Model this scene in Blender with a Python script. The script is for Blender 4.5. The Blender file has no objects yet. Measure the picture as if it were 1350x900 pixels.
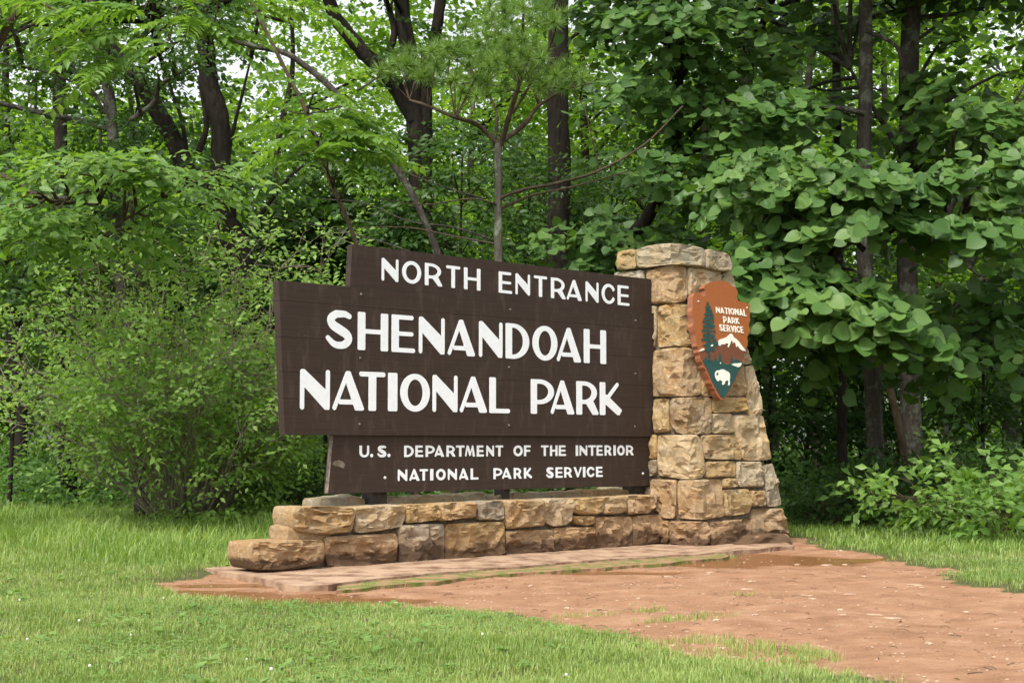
import bpy, bmesh, math, random
import numpy as np
from mathutils import Vector, Matrix, noise
from mathutils.geometry import tessellate_polygon
random.seed(7); RNG = np.random.default_rng(11)
S = bpy.context.scene

# ------------------------------------------------------------------ camera
F = 1912.0; TH = math.atan(133/1912); EYE = 1.05
cam_d = bpy.data.cameras.new("camera"); cam = bpy.data.objects.new("camera", cam_d)
S.collection.objects.link(cam); S.camera = cam
cam.location = (0, 0, EYE); cam.rotation_euler = (math.pi/2+TH, 0, 0)
cam_d.sensor_width = 36; cam_d.lens = 36*F/1350; cam_d.clip_start = .05; cam_d.clip_end = 2000
# ------------------------------------------------------------------ light
SUN_EL, SUN_AZ = math.radians(58), math.radians(212)      # azimuth clockwise from +Y: behind the camera, to its left
wd = bpy.data.worlds.new("World"); S.world = wd; wd.use_nodes = True
nt = wd.node_tree; nt.nodes.clear()
sky = nt.nodes.new("ShaderNodeTexSky"); sky.sky_type = 'NISHITA'; sky.sun_disc = False
sky.sun_elevation = SUN_EL; sky.sun_rotation = SUN_AZ; sky.dust_density = 3.0; sky.air_density = 1.0
hs = nt.nodes.new("ShaderNodeHueSaturation"); hs.inputs['Saturation'].default_value = .22; hs.inputs['Value'].default_value = 1.35
bg = nt.nodes.new("ShaderNodeBackground"); bg.inputs[1].default_value = .15
wo = nt.nodes.new("ShaderNodeOutputWorld")
nt.links.new(sky.outputs[0], hs.inputs['Color']); nt.links.new(hs.outputs[0], bg.inputs[0]); nt.links.new(bg.outputs[0], wo.inputs[0])
sun_d = bpy.data.lights.new("sun", 'SUN'); sun_d.energy = 2.6; sun_d.angle = math.radians(9); sun_d.color = (1, .96, .88)
sun = bpy.data.objects.new("sun", sun_d); S.collection.objects.link(sun)
sd = Vector((math.sin(SUN_AZ)*math.cos(SUN_EL), math.cos(SUN_AZ)*math.cos(SUN_EL), math.sin(SUN_EL)))
sun.rotation_euler = sd.to_track_quat('Z', 'Y').to_euler()
S.view_settings.view_transform = 'Standard'; S.view_settings.look = 'None'
S.view_settings.exposure = 0.62; S.view_settings.gamma = 1
S.cycles.max_bounces = 6; S.cycles.transparent_max_bounces = 4

# ------------------------------------------------------------------ rays: a photo pixel met with a real plane
O = np.array([0, 0, EYE]); CT, ST = math.cos(TH), math.sin(TH)
def ray(px, py):
    x = (px-675)/F; y = (450-py)/F
    return np.array([x, CT-y*ST, ST+y*CT])
def hit(px, py, P0, n):
    r = ray(px, py); return O + r*(np.dot(P0-O, n)/np.dot(r, n))
def G(px, py): return hit(px, py, np.zeros(3), np.array([0, 0, 1.]))
def W(px, py, D):
    r = ray(px, py); return O + r*(D/r[1])
ang = math.atan2(1917, 2075)
U = np.array([math.cos(ang), math.sin(ang), 0]); V = np.array([-math.sin(ang), math.cos(ang), 0]); Z = np.array([0, 0, 1.])
C0 = G(920, 723)                               # front corner of the pillar on the ground
UV = lambda u, v, z=0.0: C0 + U*u + V*v + Z*z

# ------------------------------------------------------------------ objects
def tag(o, label=None, cat=None, group=None, kind=None):
    if label: o['label'] = label
    if cat: o['category'] = cat
    if group: o['group'] = group
    if kind: o['kind'] = kind
    return o
def link(o, parent=None):
    S.collection.objects.link(o)
    if parent is not None:
        o.parent = parent; o.matrix_parent_inverse = Matrix.Translation(-Vector(parent.location)) if parent.parent is None else parent.matrix_parent_inverse.copy()
    return o
def empty(name, loc, label, cat, group=None):
    o = bpy.data.objects.new(name, None); o.location = loc; o.empty_display_size = .2
    S.collection.objects.link(o); return tag(o, label, cat, group, 'thing')
def mesh(name, verts, faces, mat, parent=None, smooth=False, tint=None):
    m = bpy.data.meshes.new(name); m.from_pydata([tuple(v) for v in verts], [], [tuple(f) for f in faces]); m.update()
    if mat: m.materials.append(mat)
    if smooth: m.polygons.foreach_set('use_smooth', [True]*len(m.polygons))
    return link(bpy.data.objects.new(name, m), parent)
def npmesh(name, verts, tris, mat, parent=None, tint=None, smooth=False, nv=3):
    """verts (n,3) and faces (m,nv) as arrays; tint: one float per face"""
    m = bpy.data.meshes.new(name)
    v = np.ascontiguousarray(verts, dtype=np.float32); t = np.ascontiguousarray(tris, dtype=np.int32)
    m.vertices.add(len(v)); m.vertices.foreach_set('co', v.ravel())
    m.loops.add(t.size); m.loops.foreach_set('vertex_index', t.ravel())
    m.polygons.add(len(t)); m.polygons.foreach_set('loop_start', np.arange(0, t.size, nv, dtype=np.int32))
    m.polygons.foreach_set('loop_total', np.full(len(t), nv, dtype=np.int32))
    if smooth: m.polygons.foreach_set('use_smooth', np.ones(len(t), dtype=bool))
    if tint is not None:
        a = m.attributes.new('tint', 'FLOAT', 'FACE'); a.data.foreach_set('value', np.ascontiguousarray(tint, dtype=np.float32))
    m.update(); m.validate()
    if mat: m.materials.append(mat)
    return link(bpy.data.objects.new(name, m), parent)

# ------------------------------------------------------------------ materials
class NT:
    def __init__(s, name):
        s.m = bpy.data.materials.new(name); s.m.use_nodes = True; s.t = s.m.node_tree; s.t.nodes.clear()
        s.out = s.t.nodes.new('ShaderNodeOutputMaterial')
    def n(s, typ, ins=None, **kw):
        x = s.t.nodes.new('ShaderNode'+typ)
        for k, v in kw.items(): setattr(x, k, v)
        for k, v in (ins or {}).items():
            if isinstance(v, bpy.types.NodeSocket): s.t.links.new(v, x.inputs[k])
            else: x.inputs[k].default_value = v
        return x
    def ramp(s, fac, stops):
        r = s.t.nodes.new('ShaderNodeValToRGB'); s.t.links.new(fac, r.inputs[0])
        while len(r.color_ramp.elements) < len(stops): r.color_ramp.elements.new(.5)
        for e, (p, c) in zip(r.color_ramp.elements, stops): e.position = p; e.color = (*c, 1) if len(c) == 3 else c
        return r.outputs[0]
    def mix(s, fac, a, b, mode='MIX'):
        x = s.t.nodes.new('ShaderNodeMix'); x.data_type = 'RGBA'; x.blend_type = mode
        for i, v in ((0, fac), (6, a), (7, b)):
            if isinstance(v, bpy.types.NodeSocket): s.t.links.new(v, x.inputs[i])
            else: x.inputs[i].default_value = (*v, 1) if isinstance(v, tuple) and len(v) == 3 else v
        return x.outputs[2]
    def math(s, op, a, b=0.0, clamp=False):
        x = s.t.nodes.new('ShaderNodeMath'); x.operation = op; x.use_clamp = clamp
        for i, v in ((0, a), (1, b)):
            if isinstance(v, bpy.types.NodeSocket): s.t.links.new(v, x.inputs[i])
            else: x.inputs[i].default_value = v
        return x.outputs[0]
    def noise(s, vec, scale, detail=4, rough=.6, dist=0):
        return s.n('TexNoise', {'Vector': vec, 'Scale': scale, 'Detail': detail, 'Roughness': rough, 'Distortion': dist}).outputs[0]
    def pos(s): return s.n('NewGeometry').outputs['Position']
    def finish(s, col, rough=.8, bump=None, bd=.01, bs=.6, spec=.3, sub=None):
        p = s.n('BsdfPrincipled'); 
        for k, v in (('Base Color', col), ('Roughness', rough), ('Specular IOR Level', spec)):
            if isinstance(v, bpy.types.NodeSocket): s.t.links.new(v, p.inputs[k])
            else: p.inputs[k].default_value = (*v, 1) if isinstance(v, tuple) else v
        if bump is not None:
            b = s.n('Bump', {'Height': bump, 'Distance': bd, 'Strength': bs}); s.t.links.new(b.outputs[0], p.inputs['Normal'])
        s.t.links.new(p.outputs[0], s.out.inputs[0]); return s.m

def leaf_mat(name, dark, mid, light, trans=.45, rough=.45, spec=.35):
    s = NT(name); at = s.n('Attribute', attribute_name='tint').outputs['Fac']
    oi = s.n('ObjectInfo').outputs['Random']
    t = s.math('FRACT', s.math('ADD', at, s.math('MULTIPLY', oi, 3.7)))
    big = s.noise(s.pos(), .8, 2)
    t2 = s.math('ADD', s.math('MULTIPLY', t, .6), s.math('MULTIPLY', s.math('SUBTRACT', big, .3), .8), True)
    col = s.ramp(t2, [(0, dark), (.5, mid), (1, light)])
    p = s.n('BsdfPrincipled', {'Base Color': col, 'Roughness': rough, 'Specular IOR Level': spec})
    tc = s.mix(1.0, col, (1.25, 1.25, .45), 'MULTIPLY')
    tr = s.n('BsdfTranslucent', {'Color': tc})
    mx = s.n('MixShader', {0: trans, 1: p.outputs[0], 2: tr.outputs[0]})
    s.t.links.new(mx.outputs[0], s.out.inputs[0]); return s.m

M = {}
M['leaf_big'] = leaf_mat('broad_leaf', (.045, .11, .024), (.095, .19, .042), (.19, .30, .075), .42, .45, .3)
M['leaf_mid'] = leaf_mat('mid_leaf', (.026, .068, .015), (.052, .118, .022), (.105, .185, .04), .45)
M['leaf_bright'] = leaf_mat('young_leaf', (.09, .18, .035), (.165, .30, .06), (.29, .42, .11), .5, .45)
M['leaf_far'] = leaf_mat('far_leaf', (.07, .16, .018), (.15, .28, .032), (.32, .45, .07), .6, .6, .2)
M['leaf_bush'] = leaf_mat('bush_leaf', (.13, .25, .045), (.26, .43, .09), (.44, .57, .18), .5)
M['needle'] = leaf_mat('pine_needle', (.08, .16, .028), (.15, .26, .05), (.24, .35, .09), .3)
M['grass'] = leaf_mat('grass_blade', (.16, .255, .06), (.29, .395, .11), (.48, .54, .23), .42, .5, .3)
M['grass_long'] = leaf_mat('long_grass_blade', (.14, .24, .045), (.25, .38, .09), (.44, .54, .20), .45, .5)
M['clover'] = leaf_mat('clover_leaf', (.11, .21, .05), (.17, .29, .07), (.26, .38, .11), .4)

def bark(name, a, b, lichen=None, sc=1.0):
    s = NT(name); p = s.pos()
    mp = s.n('Mapping', {'Vector': p, 'Scale': (9*sc, 9*sc, 2.2*sc)}).outputs[0]
    f = s.noise(mp, 2.0, 6, .7, .4)
    col = s.ramp(f, [(.3, a), (.7, b)])
    if lichen:
        l = s.noise(p, 5.0, 5, .7); col = s.mix(s.ramp(l, [(.52, (0, 0, 0)), (.6, (1, 1, 1))]), col, lichen)
    return s.finish(col, .9, f, .06, 1.0, .15)
M['bark_dark'] = bark('dark_bark', (.014, .011, .009), (.05, .04, .03))
M['bark_grey'] = bark('grey_bark', (.035, .03, .024), (.095, .08, .065), (.13, .135, .10))
M['bark_pale'] = bark('lichen_bark', (.07, .065, .05), (.17, .16, .12), (.26, .29, .21))
M['bark_brown'] = bark('brown_bark', (.05, .035, .022), (.15, .11, .075))
M['twig'] = bark('twig_bark', (.16, .13, .09), (.50, .43, .33), None, 2)

def stone_mat():
    s = NT('sandstone'); p = s.pos(); oc = s.n('ObjectInfo').outputs['Color']; rnd = s.n('ObjectInfo').outputs['Random']
    off = s.n('VectorMath', {0: p, 1: s.n('CombineXYZ', {0: s.math('MULTIPLY', rnd, 17.)}).outputs[0]}, operation='ADD').outputs[0]
    f1 = s.noise(off, 5, 6, .65, .5); f2 = s.noise(off, 26, 6, .75, .3); f3 = s.noise(off, 90, 3, .6)
    col = s.mix(s.ramp(f1, [(.40, (0, 0, 0)), (.66, (1, 1, 1))]), oc, s.mix(1.0, oc, (1.04, .88, .64), 'MULTIPLY'))
    col = s.mix(s.ramp(f2, [(.5, (0, 0, 0)), (.66, (.9, .9, .9))]), col, (.56, .48, .33))
    col = s.mix(s.ramp(f2, [(.28, (.7, .7, .7)), (.44, (0, 0, 0))]), col, s.mix(1.0, oc, (.48, .40, .30), 'MULTIPLY'))
    # grey-green lichen on the upper stones
    sx = s.n('SeparateXYZ', {0: p}).outputs[2]
    li = s.ramp(s.noise(p, 11, 5, .7), [(.56, (0, 0, 0)), (.66, (1, 1, 1))])
    col = s.mix(s.math('MULTIPLY', li, s.math('MULTIPLY', sx, .17, True)), col, (.33, .35, .25))
    # red soil splashed on the foot of the masonry
    sp = s.math('SUBTRACT', 1.0, s.math('DIVIDE', s.math('SUBTRACT', sx, .02), .55), True)
    col = s.mix(s.math('MULTIPLY', sp, .45), col, (.30, .17, .09))
    wetn = s.noise(p, 4.5, 5, .6)
    wl = s.math('ADD', sx, s.math('MULTIPLY', s.math('SUBTRACT', wetn, .5), -.34))
    wet = s.ramp(wl, [(.115, (1, 1, 1)), (.14, (0, 0, 0))])
    col = s.mix(wet, col, s.mix(.8, col, (.075, .040, .022)))
    h = s.math('ADD', s.math('MULTIPLY', f2, .7), s.math('MULTIPLY', f3, .25))
    rg = s.ramp(wet, [(0, (.85, .85, .85)), (1, (.55, .55, .55))])
    col = s.mix(1.0, col, (.93, .885, .86), 'MULTIPLY')
    return s.finish(col, rg, h, .034, 1.0, .25)
M['stone'] = stone_mat()
def simple(name, a, b, sc, rough=.9, bd=.01, bs=.6, det=5, lo=.35, hi=.65):
    s = NT(name); p = s.pos(); f = s.noise(p, sc, det, .65); return s.finish(s.ramp(f, [(lo, a), (hi, b)]), rough, f, bd, bs)
M['mortar'] = simple('mortar', (.06, .045, .03), (.17, .135, .095), 14, .95, .02, 1)
M['pad'] = simple('pad_concrete', (.15, .08, .045), (.37, .25, .165), 4.2, .9, .02, 1, 8, .36, .56)
M['moss'] = simple('moss_strip', (.12, .14, .03), (.29, .17, .095), 7, .95, .02, .9, 7, .44, .56)
M['pale_rock'] = simple('pale_rock', (.30, .19, .12), (.50, .38, .27), 12, .9, .01, .6)

def wood_mat():
    s = NT('brown_painted_wood'); p = s.pos()
    # along the boards: stretch the grain with the board direction
    dt = s.n('VectorMath', {0: p, 1: tuple(U)}, operation='DOT_PRODUCT').outputs['Value']
    zz = s.n('SeparateXYZ', {0: p}).outputs[2]
    vec = s.n('CombineXYZ', {0: s.math('MULTIPLY', dt, 1.3), 1: s.math('MULTIPLY', zz, 28.)}).outputs[0]
    g = s.noise(vec, 1.6, 5, .6, .3)
    v2 = s.n('CombineXYZ', {0: s.math('MULTIPLY', dt, 5.), 1: s.math('MULTIPLY', zz, 1.2)}).outputs[0]
    drip = s.noise(v2, 2.2, 5, .65)
    col = s.ramp(g, [(.25, (.034, .0225, .0165)), (.75, (.048, .032, .024))])
    col = s.mix(s.ramp(drip, [(.52, (0, 0, 0)), (.75, (.6, .6, .6))]), col, (.095, .068, .052))
    sp = s.noise(p, 75, 2, .5); col = s.mix(s.ramp(sp, [(.76, (0, 0, 0)), (.80, (.7, .7, .7))]), col, (.35, .30, .24))
    return s.finish(col, .62, s.math('ADD', g, s.math('MULTIPLY', drip, .3)), .003, .5, .2)
M['wood'] = wood_mat()
M['wood_end'] = simple('weathered_end_grain', (.10, .075, .06), (.26, .21, .17), 22, .85, .01, .8)
M['post'] = simple('dark_post_wood', (.022, .018, .015), (.055, .045, .038), 12)
def paint(name, c, var=.12, rough=.55, sc=18):
    s = NT(name); f = s.noise(s.pos(), sc, 5, .7)
    d = tuple(x*(1-var) for x in c); return s.finish(s.ramp(f, [(.3, d), (.65, c)]), rough, f, .004, .6, .4)
M['white'] = paint('white_letter_paint', (.84, .88, .90), .08)
M['cream'] = paint('cream_paint', (.82, .80, .68), .08)
M['orange'] = paint('rust_orange_paint', (.34, .098, .020), .16, .5, 30)
M['brown2'] = paint('brown_paint', (.17, .055, .022), .2)
M['green'] = paint('dark_green_paint', (.012, .068, .055), .35, .5, 22)
M['arrow_edge'] = paint('cut_edge_stain', (.30, .115, .055), .35, .7, 25)
M['metal'] = paint('dull_bolt', (.16, .14, .12), .4, .5)
M['brightbolt'] = paint('bright_screw', (.6, .6, .58), .2, .35)
M['flower'] = paint('clover_flower', (.75, .72, .66), .2)

# ------------------------------------------------------------------ 2-D shapes: signed distance fields to outlines
def sd_seg(X, Y, x0, y0, x1, y1, r0, r1):
    dx, dy = x1-x0, y1-y0; L = dx*dx+dy*dy+1e-9
    t = np.clip(((X-x0)*dx+(Y-y0)*dy)/L, 0, 1); return np.hypot(X-x0-t*dx, Y-y0-t*dy)-(r0+(r1-r0)*t)
def sd_poly(X, Y, P, r=0.0):
    X = np.asarray(X, float); Y = np.asarray(Y, float); n = len(P); d = np.full(X.shape, 1e9); s = np.zeros(X.shape, bool)
    for i in range(n):
        x0, y0 = P[i]; x1, y1 = P[(i+1) % n]
        d = np.minimum(d, sd_seg(X, Y, x0, y0, x1, y1, 0, 0))
        c = ((y0 > Y) != (y1 > Y)) & (X < (x1-x0)*(Y-y0)/((y1-y0) if y1 != y0 else 1e-9)+x0); s ^= c
    return np.where(s, -d, d)-r
def sd_box(X, Y, x0, y0, x1, y1, r=.03):
    r = min(r, (x1-x0)/2, (y1-y0)/2)
    qx = np.abs(X-(x0+x1)/2)-(x1-x0)/2+r; qy = np.abs(Y-(y0+y1)/2)-(y1-y0)/2+r
    return np.hypot(np.maximum(qx, 0), np.maximum(qy, 0))+np.minimum(np.maximum(qx, qy), 0)-r
def sd_ell(X, Y, cx, cy, rx, ry):
    rx = max(rx, .01); ry = max(ry, .01)
    k = np.hypot((X-cx)/rx, (Y-cy)/ry); g = np.hypot((X-cx)/rx**2, (Y-cy)/ry**2)+1e-6
    return k*(k-1)/g
def contours(D, x, y):
    """marching squares: closed loops of the zero level"""
    segs = {}
    ny, nx = D.shape
    I = D < 0
    def ip(a, b):
        (i0, j0), (i1, j1) = a, b; t = D[j0, i0]/(D[j0, i0]-D[j1, i1])
        return (x[i0]+(x[i1]-x[i0])*t, y[j0]+(y[j1]-y[j0])*t)
    P = {}; nxt = {}
    cell = np.argwhere((I[:-1, :-1].astype(int)+I[1:, :-1]+I[:-1, 1:]+I[1:, 1:]) % 4 != 0)
    for j, i in cell:
        c = [(i, j), (i+1, j), (i+1, j+1), (i, j+1)]; s = [I[q[1], q[0]] for q in c]
        outs, ins = [], []
        for k in range(4):
            a, b = c[k], c[(k+1) % 4]
            if s[k] != s[(k+1) % 4]:
                key = (min(a, b), max(a, b))
                if key not in P: P[key] = ip(*key)
                (outs if s[k] else ins).append((k, key))
        for (k, key) in outs:               # leave inside at edge k, join the next entering edge
            e = min(ins, key=lambda q: (k-q[0]) % 4) if len(ins) > 1 else ins[0]
            nxt[key] = e[1]
            if len(ins) > 1: ins.remove(e)
    loops = []
    while nxt:
        k0 = next(iter(nxt)); lp = []; k = k0
        while k in nxt: lp.append(P[k]); k = nxt.pop(k)
        if len(lp) > 3: loops.append(lp)
    return loops

def glyph(ch, w, t, n, e=.035):
    """one routed capital, height 1, width w; t thick stems, n thin strokes -> distance field"""
    res = 56
    x = np.linspace(-.06, w+.06, max(12, int(res*(w+.12)))); y = np.linspace(-.06, 1.06, res); X, Y = np.meshgrid(x, y)
    B = lambda a, b, c, d, r=e: sd_box(X, Y, a, b, c, d, r)
    L = lambda a, b, c, d, r0, r1=None: sd_seg(X, Y, a, b, c, d, r0, r0 if r1 is None else r1)
    P = lambda pts, r=.03: sd_poly(X, Y, pts, r)
    h = n/2; mn = np.minimum
    if ch == 'I': D = B(0, 0, w, 1)
    elif ch == '.': D = sd_ell(X, Y, w/2, w/2, w/2, w/2)
    elif ch == 'N':
        D = mn(mn(L(h, h, h, 1-h, h), L(w-h, .1, w-h, 1-h, h)), P([(.05, .955), (.11, .965), (w-n, .46), (w-.04, .04), (w-t*.55, .04), (n*.8, .63)], .035))
    elif ch == 'A':
        D = mn(mn(L(w*.46, .93, h, h, h, h*.95), P([(w*.5-.05, .96), (w*.5+.03, .96), (w-.035, .05), (w-.05, .035), (w-t*1.05, .035), (w*.47, .66)], .035)), B(w*.2, .15, w*.8, .15+n))
    elif ch == 'T': D = mn(L(h, 1-h, w-h, 1-h, h), B(w/2-t/2, 0, w/2+t/2, 1-h))
    elif ch == 'O': D = np.maximum(sd_ell(X, Y, w/2, .5, w/2, .5), -sd_ell(X, Y, w/2, .5, w/2-t, .5-n*1.2))
    elif ch == 'L': D = mn(B(0, 0, t, 1), L(h, h, w-h, h, h))
    elif ch == 'E': D = mn(mn(B(0, 0, t, 1), L(h, 1-h, w*.93-h, 1-h, h)), mn(L(h, .5, w*.93-h, .5, h*.95), L(h, h, w-h, h, h)))
    elif ch == 'F': D = mn(mn(B(0, 0, t, 1), L(h, 1-h, w-h, 1-h, h)), L(h, .5, w*.92-h, .5, h))
    elif ch == 'H': D = mn(mn(B(0, 0, t, 1), B(w-t, 0, w, 1)), B(t*.5, .5-h, w-t*.5, .5+h))
    elif ch == 'D':
        o = np.maximum(sd_ell(X, Y, w*.30, .5, w*.70, .5), -X+e*.5); o = mn(o, B(0, 0, w*.4, 1))
        i = np.maximum(sd_ell(X, Y, w*.30, .5, w*.70-t, .5-n), -(X-t)); i = mn(i, B(t, n, max(t+.02, w*.36), 1-n, .01))
        D = np.maximum(o, -i)
    elif ch in 'PR':
        cy, ry = (.66, .34) if ch == 'R' else (.64, .36)
        ww = w*.94 if ch == 'R' else w
        o = mn(np.maximum(sd_ell(X, Y, ww*.35, cy, ww*.65, ry), -X+e*.5), B(0, 1-2*ry, ww*.4, 1))
        i = np.maximum(sd_ell(X, Y, ww*.36, cy, ww*.64-t*.95, ry-n), -(X-t)); i = mn(i, B(t, 1-2*ry+n, max(t+.02, ww*.4), 1-n, .01))
        D = mn(np.maximum(o, -i), B(0, 0, t, 1))
        if ch == 'R': D = mn(D, P([(w*.45, .36), (w*.74, .40), (w-.02, .05), (w-.03, .03), (w-t*.95, .03)], .03))
    elif ch == 'K': D = mn(mn(B(0, 0, t, 1), L(t*.8, .38, w*.86-h, 1-h, h*1.1, h)), P([(t*.9, .5), (t*1.15, .60), (w-.03, .15), (w-.12, .03), (w-.2, .04), (t*.9, .38)], .03))
    elif ch == 'S':
        p = [(.84, .86), (.62, .925), (.38, .90), (.19, .77), (.25, .62), (.5, .5), (.75, .38), (.82, .25), (.70, .13), (.5, .085), (.28, .13), (.09, .27)]
        rr = [.78, .95, 1.08, 1.2, 1.32, 1.38, 1.32, 1.2, 1.1, 1.0, .9, .72]; q = (n+t)*.25
        pp = catmull([(a_, b_, c_) for (a_, b_), c_ in zip(p, rr)], 3); p = [(v_[0], v_[1]) for v_ in pp]; rr = [v_[2] for v_ in pp]
        D = None
        for a in range(len(p)-1):
            s0, s1 = q*rr[a], q*rr[a+1]
            f = lambda pt, r: (min(max(pt[0]*w, r), w-r), min(max(pt[1], r), 1-r))
            A, Bq = f(p[a], s0), f(p[a+1], s1); d = L(*A, *Bq, s0, s1); D = d if D is None else mn(D, d)
    elif ch == 'C':
        D = np.maximum(sd_ell(X, Y, w*.55, .5, w*.55, .5), -sd_ell(X, Y, w*.56, .5, w*.56-t*.95, .5-n*1.15))
        D = np.maximum(D, -sd_poly(X, Y, [(w*.62, .5), (w*1.3, .86), (w*1.3, .14)])); D = np.maximum(D, X-w)
    elif ch == 'U': 
        o = mn(B(0, .4, w, 1), sd_ell(X, Y, w/2, .42, w/2, .42)); i = mn(B(t, .4, w-n*1.1, 1.2, .01), sd_ell(X, Y, (t+w-n*1.1)/2, .42, (w-n*1.1-t)/2, .42-n)); D = np.maximum(o, -i)
    elif ch == 'V': D = mn(P([(.03, .96), (t*.95, .96), (w*.62, .12), (w*.58, .04), (w*.45, .04)], .03), L(w*.55, .08, w-h, 1-h, h*.8, h))
    elif ch == 'M': D = mn(mn(L(h*.9, h, w*.22, 1-h, h*.8, h), P([(w*.16, .95), (w*.34, .95), (w*.58, .15), (w*.46, .08)], .03)), mn(L(w*.52, .2, w*.76, .94, h*.7), P([(w*.7, .96), (w*.8, .96), (w-.03, .04), (w-t*.85, .04)], .03)))
    return contours(D, x, y)

def plate(name, loops2d, fn, depth, mat, parent, sidemat=None, front=0.0, bevel=None):
    """loops (2-D) placed by fn(x,y,d) with d towards the viewer; a solid with a front, sides and a back"""
    tri = tessellate_polygon([[Vector((a, b, 0)) for a, b in lp] for lp in loops2d])
    flat = [p for lp in loops2d for p in lp]; n = len(flat)
    vs = [fn(a, b, front+depth) for a, b in flat]+[fn(a, b, front) for a, b in flat]
    fs = []
    nrm_want = np.array(fn(*flat[0], 1.0))-np.array(fn(*flat[0], 0.0))
    for t in tri:
        a, b, c = [np.array(vs[k]) for k in t]
        t = tuple(t) if np.dot(np.cross(b-a, c-a), nrm_want) > 0 else tuple(reversed(t))
        fs.append(t); fs.append(tuple(k+n for k in reversed(t)))
    nf = len(fs); k = 0
    for lp in loops2d:
        m = len(lp)
        for i in range(m): j = (i+1) % m; fs.append((k+i, k+j, k+j+n, k+i+n))
        k += m
    o = mesh(name, vs, fs, mat, parent)
    if sidemat:
        o.data.materials.append(sidemat)
        for i, p in enumerate(o.data.polygons):
            if i >= nf: p.material_index = 1
    bm = bmesh.new(); bm.from_mesh(o.data); bmesh.ops.recalc_face_normals(bm, faces=bm.faces[:]); bm.to_mesh(o.data); bm.free()
    return o

# ------------------------------------------------------------------ tubes (trunks, limbs, stems)
def catmull(P, k=6):
    P = [np.array(p, float) for p in P]; Q = [2*P[0]-P[1]]+P+[2*P[-1]-P[-2]]; out = []
    for i in range(1, len(Q)-2):
        for s in range(k):
            t = s/k; a, b, c, d = Q[i-1], Q[i], Q[i+1], Q[i+2]
            out.append(.5*((2*b)+(-a+c)*t+(2*a-5*b+4*c-d)*t*t+(-a+3*b-3*c+d)*t**3))
    out.append(P[-1]); return out
class Tubes:
    def __init__(s): s.v = []; s.f = []; s.n = 0
    def add(s, P, r0, r1, sides=8, sm=5, rough=.08, flare=0.0):
        P = catmull(P, sm) if sm > 1 and len(P) > 2 else [np.array(p, float) for p in P]
        n = len(P); up = np.array([.31, .22, .93])
        T = [P[min(i+1, n-1)]-P[max(i-1, 0)] for i in range(n)]
        a = None; base = s.n
        for i in range(n):
            t = T[i]/(np.linalg.norm(T[i])+1e-9)
            if a is None:
                a = np.cross(t, [1, .2, .1]); a /= np.linalg.norm(a)
            a = a-t*np.dot(a, t); a /= (np.linalg.norm(a)+1e-9); b = np.cross(t, a)
            q = i/(n-1); r = r0+(r1-r0)*q+flare*r0*max(0, 1-q*n/3.)
            for k in range(sides):
                th = 2*math.pi*k/sides
                rr = r*(1+rough*math.sin(3*th+i*.7)+rough*random.uniform(-1, 1))
                s.v.append(P[i]+rr*(a*math.cos(th)+b*math.sin(th)))
        for i in range(n-1):
            for k in range(sides):
                k2 = (k+1) % sides; A = base+i*sides
                s.f.append((A+k, A+k2, A+sides+k2, A+sides+k))
        s.f.append(tuple(base+(n-1)*sides+k for k in range(sides))); s.n += n*sides
    def build(s, name, mat, parent=None, smooth=True): return mesh(name, s.v, s.f, mat, parent, smooth)

# ------------------------------------------------------------------ ground
def dirt_poly():
    P = [(205, 774), (232, 766), (270, 762), (300, 756), (320, 745), (1035, 700), (1075, 722), (1130, 728), (1190, 737), (1240, 752), (1262, 768), (1300, 779), (1420, 792), (1700, 830), (1700, 1000), (1400, 960), (1190, 898), (1110, 884), (1050, 874), (1000, 866), (960, 862), (905, 852), (840, 838), (800, 828), (740, 818), (690, 812), (630, 806), (560, 801), (500, 797), (440, 796), (390, 799), (330, 795), (275, 788), (240, 781)]
    return np.array([G(*p)[:2] for p in P])
DP = dirt_poly()
def poly_sd(X, Y, P): return sd_poly(X, Y, [tuple(p) for p in P])
_t = RNG.uniform(0, 1, (64, 64))
def vnoise(X, Y, sc):
    x = np.asarray(X)*sc+100; y = np.asarray(Y)*sc+100; xi = np.floor(x).astype(int); yi = np.floor(y).astype(int); fx = x-xi; fy = y-yi
    fx = fx*fx*(3-2*fx); fy = fy*fy*(3-2*fy); g = lambda a, b: _t[a % 64, b % 64]
    return (g(xi, yi)*(1-fx)+g(xi+1, yi)*fx)*(1-fy)+(g(xi, yi+1)*(1-fx)+g(xi+1, yi+1)*fx)*fy
def dirt_sd(X, Y):
    d = poly_sd(X, Y, DP)
    return d+(vnoise(X, Y, 2.2)-.5)*.28+(vnoise(X, Y, 7)-.5)*.20+(vnoise(X, Y, 21)-.5)*.09
def wetness(X, Y):
    w = np.zeros(np.broadcast(np.asarray(X), np.asarray(Y)).shape)
    for px, py, rx, ry in ((270, 780, .45, .30), (350, 786, .75, .34), (450, 788, .6, .20), (985, 736, 1.3, .62), (800, 752, .8, .16), (330, 768, .5, .16)):
        c = G(px, py); q = ((X-c[0])/rx)**2+((Y-c[1])/ry)**2+(vnoise(X, Y, 3)-.5)*1.3+(vnoise(X, Y, 11)-.5)*.6; w = np.maximum(w, np.clip(1.5-q, 0, 1))
    return w
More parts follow.
